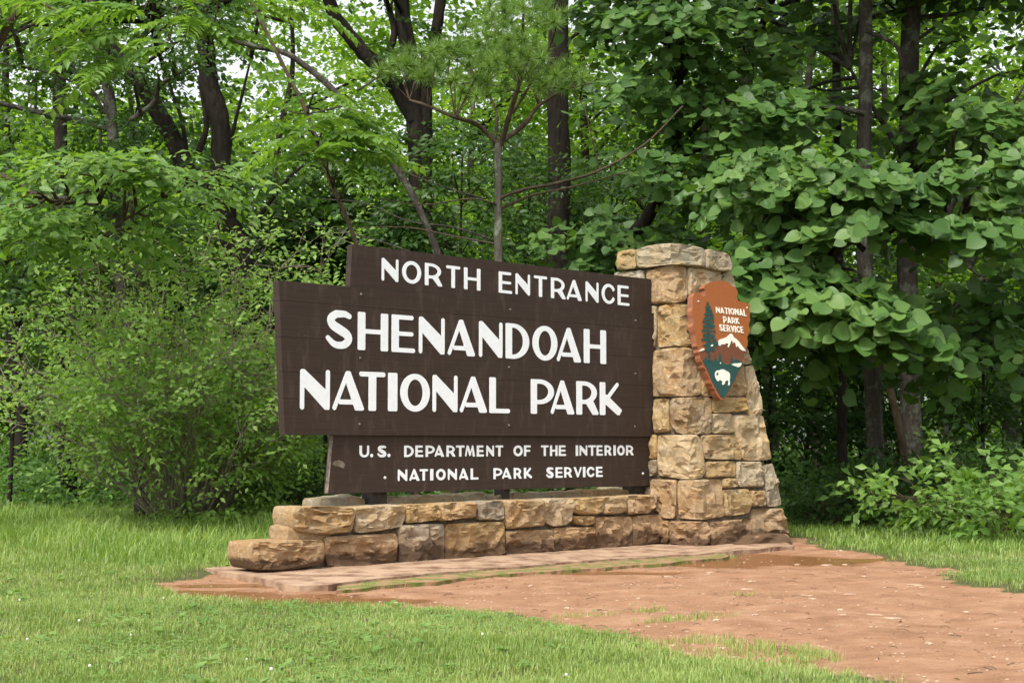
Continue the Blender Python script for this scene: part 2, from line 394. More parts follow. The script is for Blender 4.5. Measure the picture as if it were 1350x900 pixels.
def hgt(X, Y):
    d = dirt_sd(X, Y)
    z = (vnoise(X, Y, .7)-.5)*.06+(vnoise(X, Y, 3)-.5)*.018
    qa = (np.asarray(X)-C0[0])*U[0]+(np.asarray(Y)-C0[1])*U[1]; qb = (np.asarray(X)-C0[0])*V[0]+(np.asarray(Y)-C0[1])*V[1]
    near = np.clip(np.hypot(np.maximum(np.abs(qa+2)-4.2, 0), np.maximum(np.abs(qb)-1.6, 0))/2, 0, 1)
    rut = (vnoise(X, Y, 4)-.5)*.016+(vnoise(X+3, Y, 8)-.5)*.010
    far = np.clip((np.asarray(Y)-24)/40, 0, 1)*.3
    return z*near*.9+(vnoise(X, Y, 9)-.5)*.008+rut*np.clip(-d*4, 0, 1)*(1-wetness(X, Y))+np.clip(d*.10, -.012, .02)+far-.008
ys = np.concatenate([np.arange(2, 6, .25), np.arange(6, 17, .06), np.geomspace(17, 400, 50)]); yb = np.array([-400, -100, -30, -10, -3, 0.])
ys = np.concatenate([yb, ys])
xs = np.concatenate([-np.geomspace(400, 7, 26), np.arange(-6.95, 7, .09), np.geomspace(7, 400, 26)])
gx, gy = np.meshgrid(xs, ys); gd = dirt_sd(gx, gy); gz = hgt(gx, gy); gz = np.where(gy < 5.5, -.005, gz)
nx = len(xs); ii = (np.arange(len(ys)-1)[:, None]*nx+np.arange(nx-1)[None, :]).ravel()
s = NT('lawn_and_red_dirt'); p = s.pos(); at = s.n('Attribute', attribute_name='dirt').outputs['Fac']
fine = s.noise(p, 40, 6, .75); med = s.noise(p, 3.0, 5, .65); big = s.noise(p, .7, 3)
st = s.n('Mapping', {'Vector': p, 'Scale': (5, 16, 5)}).outputs[0]; streak = s.noise(st, 1.6, 6, .7, .5)
dcol = s.ramp(med, [(.25, (.21, .104, .052)), (.5, (.335, .178, .096)), (.75, (.44, .265, .16))])
dcol = s.mix(s.ramp(streak, [(.3, (.7, .7, .7)), (.5, (0, 0, 0))]), dcol, (.21, .11, .06))
gr = s.noise(p, 160, 3, .7)
dcol = s.mix(s.ramp(gr, [(.30, (.85, .85, .85)), (.42, (0, 0, 0))]), dcol, (.13, .07, .04))
dcol = s.mix(s.ramp(gr, [(.60, (0, 0, 0)), (.70, (.8, .8, .8))]), dcol, (.50, .36, .26))
wet_ = s.n('Attribute', attribute_name='wet').outputs['Fac']; wm = s.ramp(wet_, [(.15, (0, 0, 0)), (.7, (1, 1, 1))])
dcol = s.mix(s.ramp(fine, [(.6, (0, 0, 0)), (.74, (.8, .8, .8))]), dcol, (.54, .35, .24))
dcol = s.mix(s.ramp(fine, [(.26, (.8, .8, .8)), (.38, (0, 0, 0))]), dcol, (.14, .07, .04))
soil = s.ramp(fine, [(.3, (.05, .045, .02)), (.7, (.11, .13, .035))])
dcol = s.mix(wm, dcol, s.mix(.75, s.mix(1.0, dcol, (.55, .42, .33), 'MULTIPLY'), (.22, .10, .04)))
edge = s.math('ADD', at, s.math('MULTIPLY', s.math('SUBTRACT', s.noise(p, 14, 5, .7), .5), .9))
col = s.mix(s.ramp(edge, [(.40, (0, 0, 0)), (.60, (1, 1, 1))]), soil, dcol)
hh = s.math('ADD', s.math('MULTIPLY', fine, .5), s.math('MULTIPLY', streak, .8))
rgh = s.ramp(s.math('MULTIPLY', wm, s.math('ADD', .6, med)), [(0, (.9, .9, .9)), (.5, (.5, .5, .5)), (1, (.16, .16, .16))])
hh2 = s.math('ADD', s.math('MULTIPLY', hh, s.math('SUBTRACT', 1.0, s.math('MULTIPLY', wm, .85))), s.math('MULTIPLY', gr, .25))
M['ground'] = s.finish(col, rgh, hh2, .022, .8, .25)
g = npmesh('ground', np.stack([gx.ravel(), gy.ravel(), gz.ravel()], 1), np.stack([ii, ii+1, ii+nx+1, ii+nx], 1), M['ground'], nv=4, smooth=True)
a = g.data.attributes.new('dirt', 'FLOAT', 'POINT'); a.data.foreach_set('value', np.clip(.5-gd.ravel()*6, 0, 1).astype(np.float32))
a = g.data.attributes.new('wet', 'FLOAT', 'POINT'); a.data.foreach_set('value', wetness(gx, gy).ravel().astype(np.float32))
tag(g, kind='structure')

# concrete pad in front of the masonry, and the mossy strip before it
P1 = G(880, 735.5); pv = float(np.dot(P1-C0, V))
def strip(name, outline, z, mat, kind='structure', jag=.02, thick=.05):
    P = []
    for i in range(len(outline)):
        a, b = np.array(outline[i], float), np.array(outline[(i+1) % len(outline)], float); L = np.linalg.norm(b-a); k = max(1, int(L/.03))
        for j in range(k):
            q = a+(b-a)*j/k; P.append(q+np.array([noise.noise(Vector((q[0]*3.3, q[1]*3.3, w3))) for w3 in (3, 9)])*jag*1.8+np.array([noise.noise(Vector((q[0]*17, q[1]*17, w3))) for w3 in (4, 7)])*jag*.45)
    top = [UV(q[0], q[1], z+.006*noise.noise(Vector((q[0]*3, q[1]*3, 0)))) for q in P]; bot = [UV(q[0], q[1], z-thick) for q in P]
    bm = bmesh.new(); vt = [bm.verts.new(v) for v in top]; vb = [bm.verts.new(v) for v in bot]; n = len(P)
    f = bm.faces.new(vt); [bm.faces.new((vt[i], vb[i], vb[(i+1) % n], vt[(i+1) % n])) for i in range(n)]
    bmesh.ops.triangulate(bm, faces=[f]); bmesh.ops.recalc_face_normals(bm, faces=bm.faces[:])
    m = bpy.data.meshes.new(name); bm.to_mesh(m); bm.free(); m.materials.append(mat); o = link(bpy.data.objects.new(name, m)); tag(o, kind=kind); return o
g2 = lambda x, y: (float(np.dot(G(x, y)-C0, U)), float(np.dot(G(x, y)-C0, V)))
strip('concrete_pad', [(-5.02, .5), g2(338, 764), g2(362, 771), g2(395, 776), g2(429, 775), g2(500, 766), g2(560, 760), g2(660, 751.5), g2(760, 743.5), g2(880, 735), g2(960, 730), g2(1045, 722), (1.75, .5), (1.6, 1.3), (-4.9, 1.15)], .024, M['pad'], jag=.03, thick=.2)
strip('moss_edge', [g2(440, 773), g2(450, 779), g2(560, 767.5), g2(660, 758), g2(760, 751), g2(880, 742.5), g2(960, 735), g2(960, 728), g2(880, 733), g2(660, 750), g2(560, 758)], .006, M['moss'], jag=.05, thick=.1)
# ------------------------------------------------------------------ masonry
TA, TB, TH_, TW, TWT, TD, TDT = .10, .40, 2.88, 1.42, .97, 1.38, 1.06
nF = np.cross(U, V*TB+Z*TH_); nF /= np.linalg.norm(nF)
if np.dot(nF, -V) < 0: nF = -nF
nL = np.cross(V, U*TA+Z*TH_); nL /= np.linalg.norm(nL)
if np.dot(nL, -U) < 0: nL = -nL
def tower(px, py, off=0.0):
    r = ray(px, py); tf = np.dot(C0+nF*off-O, nF)/np.dot(r, nF); tl = np.dot(C0+nL*off-O, nL)/np.dot(r, nL)
    t = max(tf, tl); d = (tf-tl)
    w = 1/(1+math.exp(-max(-30, min(30, d*90))))      # 1 on the front face
    n = nF*w+nL*(1-w); return O+r*t, n/np.linalg.norm(n)
WP = C0+V*.50                                       # wall front plane
def wallp(px, py): return hit(px, py, WP, V), -V
def stone(poly, surf, col, depth, proud, parent, seed, rough=.03, name='stone', m=40, rings=(1, .97, .93, .86, .76, .64, .5, .35, .18), inward=None):
    poly = [np.array(p, float) for p in poly]
    for _ in range(1):                              # soften the corners
        q = []
        for i in range(len(poly)):
            a, b = poly[i], poly[(i+1) % len(poly)]; L = np.linalg.norm(b-a); k = min(.12, 1.6/L); q += [a+(b-a)*k, b-(b-a)*k]
        poly = q
    seg = [np.linalg.norm(poly[(i+1) % len(poly)]-poly[i]) for i in range(len(poly))]; per = sum(seg); out = []
    for k in range(m):
        d = per*k/m; i = 0
        while d > seg[i]: d -= seg[i]; i += 1
        out.append(poly[i]+(poly[(i+1) % len(poly)]-poly[i])*d/seg[i])
    out = np.array(out); c = out.mean(0); dd = out-c; out = c+dd*(1+.75/np.linalg.norm(dd, axis=1))[:, None]
    for k in range(m):
        out[k] += .55*np.array([noise.noise(Vector((out[k][0]*.22, out[k][1]*.22, seed))), noise.noise(Vector((out[k][0]*.22, out[k][1]*.22, seed+7)))])
    fr_ = random.Random(seed*13.7); hx, hy = np.ptp(out[:, 0])/2, np.ptp(out[:, 1])/2
    ao = np.arctan2((out[:, 1]-c[1])/hy, (out[:, 0]-c[0])/hx); od = np.argsort(ao); ro = np.hypot((out[:, 0]-c[0])/hx, (out[:, 1]-c[1])/hy)
    AA = np.concatenate([ao[od]-2*math.pi, ao[od], ao[od]+2*math.pi]); RR = np.tile(ro[od], 3)
    P0_ = surf(*c)[0]; k_ = np.linalg.norm(surf(c[0]+10, c[1])[0]-P0_)/10           # metres per pixel here
    nfac = max(5, int(hx*hy*4/150)+4); seeds = [(fr_.uniform(-1, 1), fr_.uniform(-1, 1), fr_.uniform(-.5, .5), fr_.uniform(-.5, .5), fr_.uniform(-.5, .5)) for _ in range(nfac)]
    def pt(x, y, q):
        th = math.atan2(y, x); R_ = float(np.interp(th, AA, RR)); s_ = max(abs(x), abs(y)); 
        h_ = math.hypot(x, y) or 1; p = c+np.array([x/h_*hx, y/h_*hy])*R_*s_
        P, n = surf(*p); e = min(1, (1-s_)/.06); e = 1-(1-e)**2
        wx, wy = x+.25*noise.noise(Vector((x*2, y*2, seed))), y+.25*noise.noise(Vector((x*2, y*2, seed+5)))
        f_ = min(seeds, key=lambda t: ((t[0]-wx)*hx)**2+((t[1]-wy)*hy)**2)
        fh = f_[2]+f_[3]*(wx-f_[0])*1.3+f_[4]*(wy-f_[1])*1.3
        s9 = Vector(P)*9+Vector((0, seed, 0))
        d = proud*(.75*e+.35*(1-e))+e*rough*(.85*fh+.8*noise.noise(s9*.45)+.35*noise.noise(s9*1.6)+.18*noise.noise(s9*4))+random.uniform(-.07, .07)*rough
        jx = (P0_-P)*0; return P+n*d
    NG = 15 if hx*hy > 250 else 10; ax = np.array([math.copysign(abs(t)**.72, t) for t in np.linspace(-1, 1, NG)])
    vs = []
    for j in range(NG):
        for i in range(NG):
            x, y = ax[i], ax[j]
            if 0 < i < NG-1 and 0 < j < NG-1: x += fr_.uniform(-.3, .3)/NG; y += fr_.uniform(-.3, .3)/NG
            vs.append(pt(x or 1e-4, y or 1e-4, 0))
    fs = []
    for j in range(NG-1):
        for i in range(NG-1):
            a = j*NG+i
            if fr_.random() < .5: fs += [(a, a+1, a+NG+1), (a, a+NG+1, a+NG)]
            else: fs += [(a, a+1, a+NG), (a+1, a+NG+1, a+NG)]
    rim = [i for i in range(NG)]+[j*NG+NG-1 for j in range(1, NG)]+[(NG-1)*NG+i for i in range(NG-2, -1, -1)]+[j*NG for j in range(NG-2, 0, -1)]
    def rimp(idx):
        x, y = ax[idx % NG], ax[idx // NG]; th = math.atan2(y, x); R_ = float(np.interp(th, AA, RR)); h_ = math.hypot(x, y); return c+np.array([x/h_*hx, y/h_*hy])*R_
    m = len(rim); out = [rimp(q) for q in rim]
    b0 = len(vs); inn = inward if inward is not None else (lambda n: -n)
    for k in range(m):
        P, n = surf(*out[k]); vs.append(P+inn(n)*depth*.4+(0 if inward is not None else 0))
    for k in range(m):
        P, n = surf(*(c+(out[k]-c)*.97)); vs.append(P+inn(n)*depth)
    for k in range(m):
        k2 = (k+1) % m; fs.append((rim[k], b0+k, b0+k2, rim[k2])); fs.append((b0+k, b0+m+k, b0+m+k2, b0+k2))
    fs.append(tuple(b0+m+k for k in reversed(range(m))))
    o = mesh(name, vs, fs, M['stone'], parent)
    bm = bmesh.new(); bm.from_mesh(o.data); bmesh.ops.recalc_face_normals(bm, faces=bm.faces[:])
    for f in bm.faces: f.smooth = True
    for e in bm.edges:
        if len(e.link_faces) == 2 and e.calc_face_angle(0) > .36: e.smooth = False
    bm.to_mesh(o.data); bm.free()
    o.color = (*col, 1); return o
TAN, PINK, PALE, OCH, BRN, GRY, RED = (.40, .295, .16), (.40, .295, .175), (.39, .355, .26), (.42, .31, .15), (.33, .25, .15), (.34, .31, .24), (.385, .275, .16)
CRM = (.47, .39, .26)
pil = empty('stone_pillar', tuple(UV(.7, .7)), 'tall tapering sandstone pillar carrying the arrowhead badge, right of the brown boards', 'pillar')
def box8(name, lo, hi, mat, parent):
    """lo, hi: four corners each (bottom, top)"""
    vs = list(lo)+list(hi); fs = [(3, 2, 1, 0), (4, 5, 6, 7), (0, 1, 5, 4), (1, 2, 6, 5), (2, 3, 7, 6), (3, 0, 4, 7)]
    return mesh(name, vs, fs, mat, parent)
i_ = .03
box8('mortar', [UV(i_, i_), UV(TW-i_, i_), UV(TW-i_, TD-i_), UV(i_, TD-i_)], [UV(TA+i_, TB+i_, TH_+.1), UV(TWT-i_, TB+i_, TH_+.1), UV(TWT-i_, TDT-i_, TH_+.1), UV(TA+i_, TDT-i_, TH_+.1)], M['mortar'], pil)
T = [
 ([(812,360),(849,356.5),(850,397),(811,399)], PALE), ([(853,358),(870,353.5),(887,350.5),(903,353),(905.5,385),(904,397),(887,398.5),(872,399.5),(857,400.5)], PINK),
 ([(906.5,353.5),(930,355.5),(949.5,359.5),(949,399),(908,397)], CRM), ([(952,360.5),(965,361),(968,376),(972,400),(951.5,399.5)], PALE),
 ([(810,401),(842,402),(842,458),(807,459)], TAN), ([(844,403),(865.5,404),(865.5,442),(862,458),(844,458)], PALE),
 ([(868.5,404),(886,401),(905,402),(937,403),(938,456),(905,456),(886,455),(869,458)], OCH), ([(940,403),(973,403),(984,455.5),(941,457)], CRM),
 ([(806,462),(858,461),(859,522),(803,522)], OCH), ([(861.5,463.5),(880,459.5),(905,458.5),(922,460.5),(923,490),(922,520.5),(895,521.5),(862,522)], PINK),
 ([(924.5,461),(948,461),(949,521),(925,521)], TAN), ([(950.5,482),(979.5,482),(982,521),(950.5,521)], PINK), ([(950,460),(984.5,459),(990.5,479.5),(951,480)], PALE),
 ([(982,484),(992.5,482),(998,506),(1004.5,545.5),(985.5,546.5),(984,515)], CRM),
 ([(802,525),(834,525),(834,570),(798,570)], TAN), ([(836,525),(859.5,525),(859.5,570),(836,570)], GRY),
 ([(862.5,527),(881.5,526),(882,568),(862.5,569.5)], OCH), ([(885,525),(936,524),(937,571),(905,572),(892,569),(885,557)], BRN),
 ([(939,524),(982.5,524),(984,542),(940,543.5)], OCH), ([(939,546),(963.5,545.5),(967,570),(939.5,570.5)], CRM),
 ([(965.5,548),(1004.5,547.5),(1010,575),(1016.5,605),(979.5,606),(975,588),(967.5,565)], CRM),
 ([(797,573),(854,573),(854,603),(793,603)], TAN), ([(857,574),(866,574),(866,603),(857,605)], OCH), ([(857,607.5),(866,606.5),(865,623),(857,627)], GRY), ([(793,606),(854,606),(854,639),(789,639)], CRM),
 ([(868.5,574),(920,573.5),(924,590),(929,618),(926,628),(914,631),(900,630),(870,626),(868,608)], CRM),
 ([(924,574),(968,573.5),(973,590),(977.5,605),(930,604),(926.5,590)], TAN), ([(931.5,609),(968,608.5),(968.5,627.5),(950,627.5),(932,630)], OCH),
 ([(971,609),(1003,609),(1006,641),(974.5,641),(971,628)], CRM), ([(1006.5,614),(1018,611),(1024,638),(1029.5,665),(1012,667),(1009,640)], GRY),
 ([(788,642),(824,642),(823,682),(784,682)], PALE), ([(826,642),(856,642),(856,682),(826,682)], BRN),
 ([(858.5,632),(892,633),(891,660),(889.5,682),(858,682)], RED), ([(895,633.5),(949,632),(952,650),(954,680),(925,684),(896,682),(894.5,655)], PINK),
 ([(951,631.5),(970,630.5),(971,642),(953,643)], OCH), ([(953,646),(985,645),(988.5,655),(987.5,675),(957,680),(954.5,665)], OCH), ([(988,647),(1007.5,647),(1009,665.5),(991,666.5)], PINK),
 ([(783,686),(881,686),(880,716),(780,716)], TAN),
 ([(884,687),(932,688),(934.5,702),(934,716),(921,722.5),(913,721),(884,716)], RED), ([(936.5,688),(989.5,684),(990,700),(987,712),(965,717),(937.5,720)], RED),
 ([(992,672),(1030.5,670),(1036,690),(1041,712),(1020,715),(992,710)], PINK)]
for k, (p, c) in enumerate(T): 
    h_ = random.uniform(.9, 1.08); w_ = random.uniform(-.03, .03); c = (c[0]*h_*(1+w_), c[1]*h_, c[2]*h_*(1-2*w_)); stone(p, tower, c, .13, .022, pil, k*3.1+.5, .044)
# capstones stand a little proud
capf = lambda px, py: tower(px, py, .05)
for k, (p, c) in enumerate([([(814.5,333),(836,328.5),(838,352.5),(814,355.5)], OCH), ([(840.5,329),(852,325),(870,322),(890,321.5),(910,324),(927.5,328),(928.5,352),(905,349),(885,347.5),(865,350),(842,353.5)], PALE), ([(930.5,329),(948,331.5),(958,335),(962,341),(964.5,352),(963.5,358),(945,355.5),(931,352.5)], GRY)]):
    stone(p, capf, c, .30, .015, pil, 61+k*2.3, .03)
# the sides away from the road: squared stones in courses
def block(u0, u1, v0, v1, z0, z1, col, parent, name='stone', seed=0, lean=None):
    b = bmesh.new(); bmesh.ops.create_cube(b, size=1)
    bmesh.ops.subdivide_edges(b, edges=b.edges[:], cuts=7, use_grid_fill=True)
    for v in b.verts:
        x, y, z = v.co; r = (1-.07*(abs(y*2)**6+abs(z*2)**6)/2), (1-.10*(abs(x*2)**6+abs(z*2)**6)/2), (1-.10*(abs(x*2)**6+abs(y*2)**6)/2)
        uu, vv, zz = (u0+u1)/2+x*r[0]*(u1-u0), (v0+v1)/2+y*r[1]*(v1-v0), (z0+z1)/2+z*r[2]*(z1-z0)
        if lean: du, dv = lean(zz); uu += du; vv += dv
        P = UV(uu, vv, zz); cd_ = noise.voronoi(Vector(P)*7+Vector((seed, 0, 0)))[0]; nn = noise.noise_vector(Vector(P)*4+Vector((seed, 0, 0)))*.022+noise.noise_vector(Vector(P)*15+Vector((seed, 0, 0)))*.012+Vector((x, y, z))*(.05*(cd_[0]-.4))
        v.co = Vector(P)+nn
    m = bpy.data.meshes.new(name)
    for f in b.faces: f.smooth = True
    for e in b.edges:
        if e.calc_face_angle(0) > .3: e.smooth = False
    b.to_mesh(m); b.free(); m.materials.append(M['stone']); o = link(bpy.data.objects.new(name, m), parent); o.color = (*col, 1); return o
cols = [TAN, PINK, PALE, OCH, CRM, GRY]
z = 0.02; k = 0
while z < TH_-.1:
    h = min(random.uniform(.24, .4), TH_-z); a = (z+h/2)/TH_
    uR = TW+(TWT-TW)*a; vB = TD+(TDT-TD)*a; v0 = TB*a+.14; sl = (TWT-TW)/TH_; sb = (TDT-TD)/TH_
    nn = 2; e = [v0+(vB-.0-v0)*q/nn for q in range(nn+1)]
    for q in range(nn):
        block(uR-.14, uR+.01, e[q]+.008, e[q+1]-.008, z+.008, z+h-.01, random.choice(cols), pil, seed=k, lean=lambda zz, zc=z+h/2: (sl*(zz-zc), 0)); k += 1
    e = [TA*a+.13+(uR-.16-TA*a-.13)*q/3 for q in range(4)]
    for q in range(3):
        block(e[q]+.008, e[q+1]-.008, vB-.15, vB+.01, z+.008, z+h-.01, random.choice(cols), pil, seed=k, lean=lambda zz, zc=z+h/2: (0, sb*(zz-zc))); k += 1
    z += h
for (a_, b_, c_, d_) in ((.32, .62, .72, 1.08), (.64, .96, .72, 1.08), (.82, .99, .64, .71)): block(a_, b_, c_, d_, TH_+.005, TH_+.16, random.choice([PALE, GRY]), pil, seed=k); k += 1

wall = empty('low_stone_wall', tuple(UV(-2.5, .8)), 'low two course wall of rough tan sandstone blocks running below the brown boards', 'wall')
box8('mortar', [UV(-4.30, .535), UV(-.03, .535), UV(-.03, 1.0), UV(-3.95, 1.0)], [UV(-4.30, .55, .50), UV(-.03, .55, .50), UV(-.03, 1.0, .50), UV(-3.95, 1.0, .50)], M['mortar'], wall)
WU = [
 ([(388,668),(410,667.5),(465,668.5),(464,690),(461,701),(431,703.5),(405,701),(390,699),(387,690),(386,680)], TAN, .30), ([(468.5,669),(500,667),(532,665),(532.5,680),(528,693),(498,699),(469,702)], CRM, .52),
 ([(535,666),(576,664.5),(576,684.5),(535.5,689)], OCH, .26), ([(578.5,664),(626,661.5),(626,681),(605,683),(578.5,686.5)], TAN, .26), ([(629.5,661.5),(662,660),(663,684),(630.5,685)], GRY, .26),
 ([(665.5,659.5),(716,658.5),(716.5,692),(690,694),(666.5,696.5)], TAN, .26), ([(718,658),(754.5,657),(753,685),(746,691),(732,693.5),(718,688)], CRM, .26),
 ([(756,657),(794,656),(794,674),(787,677),(765,678),(755.5,674.5)], OCH, .26), ([(796,655.5),(824.5,654.5),(825,672),(818,676),(796,677)], TAN, .26),
 ([(826.5,654),(861,652),(862,668),(855,675),(828,677.5)], PINK, .26), ([(863,653),(878,652.5),(880,660),(878.5,670),(868,674),(862.5,669)], PINK, .26),
 ([(753.5,680.5),(782.5,680),(782.5,689),(774,692.5),(760,690.5)], OCH, .14),
 ([(428,708),(490,704.5),(522,703),(523,725),(520,743),(470,750),(432,753)], RED, .3), ([(526,692.5),(584,690.5),(584.5,739),(526,749)], GRY, .3), ([(587,691),(663,687.5),(664,734),(587,746)], OCH, .3),
 ([(667,700),(728,698),(728,731),(667,737)], TAN, .3), ([(730.5,696),(783,694.5),(784,726),(730.5,732)], TAN, .3), ([(785.5,682.5),(831.5,681),(832,721),(786,726.5)], PINK, .3), ([(834,681),(880,677.5),(882,712),(834,720)], PINK, .3)]
for k, (p, c, d) in enumerate(WU):
    h_ = random.uniform(.9, 1.06); w_ = random.uniform(-.03, .03); c = (c[0]*h_*(1+w_), c[1]*h_, c[2]*h_*(1-2*w_))
    stone(p, wallp, c, d, .03, wall, 100+k*2.7, .052, m=44)
endp = lambda px, py: (hit(px, py, C0+V*.44, V), -V)
stone([(333,715),(370,713),(424,712),(426,728),(424,741),(400,747),(360,752),(338,751),(331,736)], endp, TAN, .36, .045, wall, 171, .05, m=56)
block(-4.50, -4.06, .53, .80, .24, .366, TAN, wall, seed=311)
# back course of the wall and its far side, with greyer tops
u_ = -4.0; k = 0
while u_ < -.15:
    w_ = random.uniform(.28, .55); w_ = min(w_, -.06-u_)
    block(u_, u_+w_-.015, .77, 1.05, .37, .555+random.uniform(0, .025), random.choice([GRY, PALE, GRY, TAN]), wall, seed=200+k)
    block(u_, u_+w_-.015, .83, 1.06, .02, .36, random.choice(cols), wall, seed=240+k); u_ += w_; k += 1

# rock at the pillar's foot
def rock(name, P, sx, sy, sz, mat, seed, parent=None, rz=0):
    b = bmesh.new(); bmesh.ops.create_icosphere(b, subdivisions=3 if sx > .1 else 2, radius=1)
    R = Matrix.Rotation(rz, 3, 'Z')
    for v in b.verts:
        n = 1+.45*noise.noise(v.co*1.6+Vector((seed, 0, 0)))+.15*noise.noise(v.co*5+Vector((seed, 0, 0))); c = v.co*n
        v.co = R @ Vector((c.x*sx, c.y*sy, max(-.5, min(c.z, .75+.2*noise.noise(v.co*3)))*sz))
    m = bpy.data.meshes.new(name); b.to_mesh(m); b.free(); m.materials.append(mat); o = bpy.data.objects.new(name, m); o.location = P; return link(o, parent)
P = UV(.93, -.10, .03); tag(rock('foot_rock', tuple(P), .42, .14, .10, M['stone'], 5, rz=ang), 'flat tan rock bedded against the foot of the stone pillar', 'rock').color = (*PINK, 1)

# ------------------------------------------------------------------ the sign boards
sg = empty('park_sign', tuple(UV(-2.3, .66, .56)), 'dark brown wooden park entrance sign with three stacked boards and white capitals', 'sign')
SP = .62
def sfn(vf): return lambda a, b, d: UV(a, vf-d, b)
def s2(px, py, vf=SP):
    P = hit(px, py, C0+V*vf, V); return (float(np.dot(P-C0, U)), float(P[2]))
def board(pts, vf, th, name='board', planks=None):
    """board cut along plank seams; planks = fractions from the bottom"""
    P = [s2(*p, vf) for p in pts]      # tl, tr, br, bl
    tl, tr, br, bl = [np.array(p) for p in P]; fr = planks or [0, 1]
    for a, b in zip(fr[:-1], fr[1:]):
        g0 = .0012 if a > 0 else 0; g1 = .0012 if b < 1 else 0
        H = tl[1]-bl[1]
        q = [bl+(tl-bl)*(a+g0/H), br+(tr-br)*(a+g0/H), br+(tr-br)*(b-g1/H), bl+(tl-bl)*(b-g1/H)]
        lp = []
        for i in range(4):
            x0, x1 = q[i], q[(i+1) % 4]; n = 24 if i in (0, 2) else 3
            for j in range(n):
                x = x0+(x1-x0)*j/n; jz = .0012*noise.noise(Vector((x[0]*5, x[1]*9, 1)))if i in (0, 2) else 0; lp.append((x[0], x[1]+jz))
        o = plate(name, [lp], sfn(vf), -th, M['wood'], sg, M['wood'])
        bv = o.modifiers.new('bevel', 'BEVEL'); bv.width = .003; bv.segments = 2; bv.limit_method = 'ANGLE'
    return P
board([(367.5,369.5),(863,413),(861.5,575),(375.5,573)], SP, .085, planks=[0, .235, .41, .635, .87, 1])
board([(464.5,322),(858.5,368),(858.5,414),(461,382)], SP+.022, .07)
board([(440,570),(857,570),(856,640),(433,650.5)], SP+.030, .07)
# posts behind
for px, w in ((500, .16), (668, .06), (842, .19)):
    a0 = s2(px, 600, .72)[0]; vs_ = [(a0-w/2, .71), (a0+w/2, .71), (a0+w/2, .86), (a0-w/2, .86)]
    box8('post', [UV(a, b, .45) for a, b in vs_], [UV(a, b, 2.2) for a, b in vs_], M['post'], sg)
LET = [
 # chars, [(x0,x1)], (xa, top, bottom) left, (xb, top, bottom) right, thick, thin, plane
 ('NORTHENTRANCE', [(503,525),(530,555),(560,582.5),(588,606.5),(611.6,633.2),(657.4,675),(679.6,698.6),(703.9,721),(726.3,745.3),(747.2,766.8),(772,789),(793.2,810),(814.3,829.7)], (514,341,371), (822,376.5,402.6), .21, .135, SP+.022),
 ('SHENANDOAH', [(428.6,466),(471.4,511.4),(516,547),(552,586),(590,626),(631.3,662.3),(666.5,697.6),(701.8,734.7),(734,765.8),(769.6,799)], (447,409,459.6), (784,434.5,479), .245, .12, SP),
 ('NATIONALPARK', [(395.2,434.5),(438,479.7),(473.3,507.7),(511.3,523.6),(527.4,566.4),(570,603),(606,641.8),(645,672.2),(699.7,730.3),(726,756.9),(759.8,788.6),(790.7,819.6)], (415,486.8,540), (805,504,547), .245, .125, SP),
 ('U.S.DEPARTMENTOFTHEINTERIOR', [(473.6,486.4),(487.9,491.7),(497.3,509.6),(510.7,514.5),(532.6,545.2),(547.4,557.8),(561,573),(572.9,585.2),(588.4,600),(601,612.3),(613,626),(628.4,637.8),(641,651),(653.1,663.2),(676.8,688.9),(690.7,699.5),(713,723.1),(725,734.8),(736.6,746.1),(758.9,762),(764,774),(775.2,785.6),(786.4,794.6),(797,806),(808.6,811.7),(813.6,823.4),(825.3,835)], (480,587,602.6), (830,586.6,600), .27, .19, SP+.030),
 ('NATIONALPARKSERVICE', [(524.4,536.7),(539.7,552.9),(553,564),(567,571.1),(574.8,587.4),(590.4,602.2),(605.2,617.3),(620.4,630.7),(650.5,662),(662,674),(677.2,687.3),(690.7,701.3),(720,730),(732.4,741.8),(743.8,753.9),(756.2,766.6),(768.5,771.6),(773.6,783.3),(785.8,794.6)], (530,618.4,633.8), (790,614.8,628.3), .27, .19, SP+.030)]
for chars, xs_, A, Bq, t, n, vf in LET:
    assert len(chars) == len(xs_), chars
    for ch, (x0, x1) in zip(chars, xs_):
        q = lambda x: ((x-A[0])/(Bq[0]-A[0]))
        T0 = lambda x: A[1]+(Bq[1]-A[1])*q(x); B0 = lambda x: A[2]+(Bq[2]-A[2])*q(x)
        bl, br = s2(x0, B0(x0), vf), s2(x1, B0(x1), vf); tl, tr = s2(x0, T0(x0), vf), s2(x1, T0(x1), vf)
        hgt_ = (tl[1]-bl[1]+tr[1]-br[1])/2; wid = br[0]-bl[0]
        lps = glyph(ch, wid/hgt_, t, n)
        def mp(a, b):
            f = a*hgt_/wid; zb = bl[1]+(br[1]-bl[1])*f; return (bl[0]+a*hgt_, zb+b*hgt_)
        l2 = [[mp(a, b) for a, b in lp] for lp in lps]
        if ch == '.': l2 = [[(a, b) for a, b in lp] for lp in l2]
        plate('letter', l2, sfn(vf), .004, M['white'], sg, front=-.001)
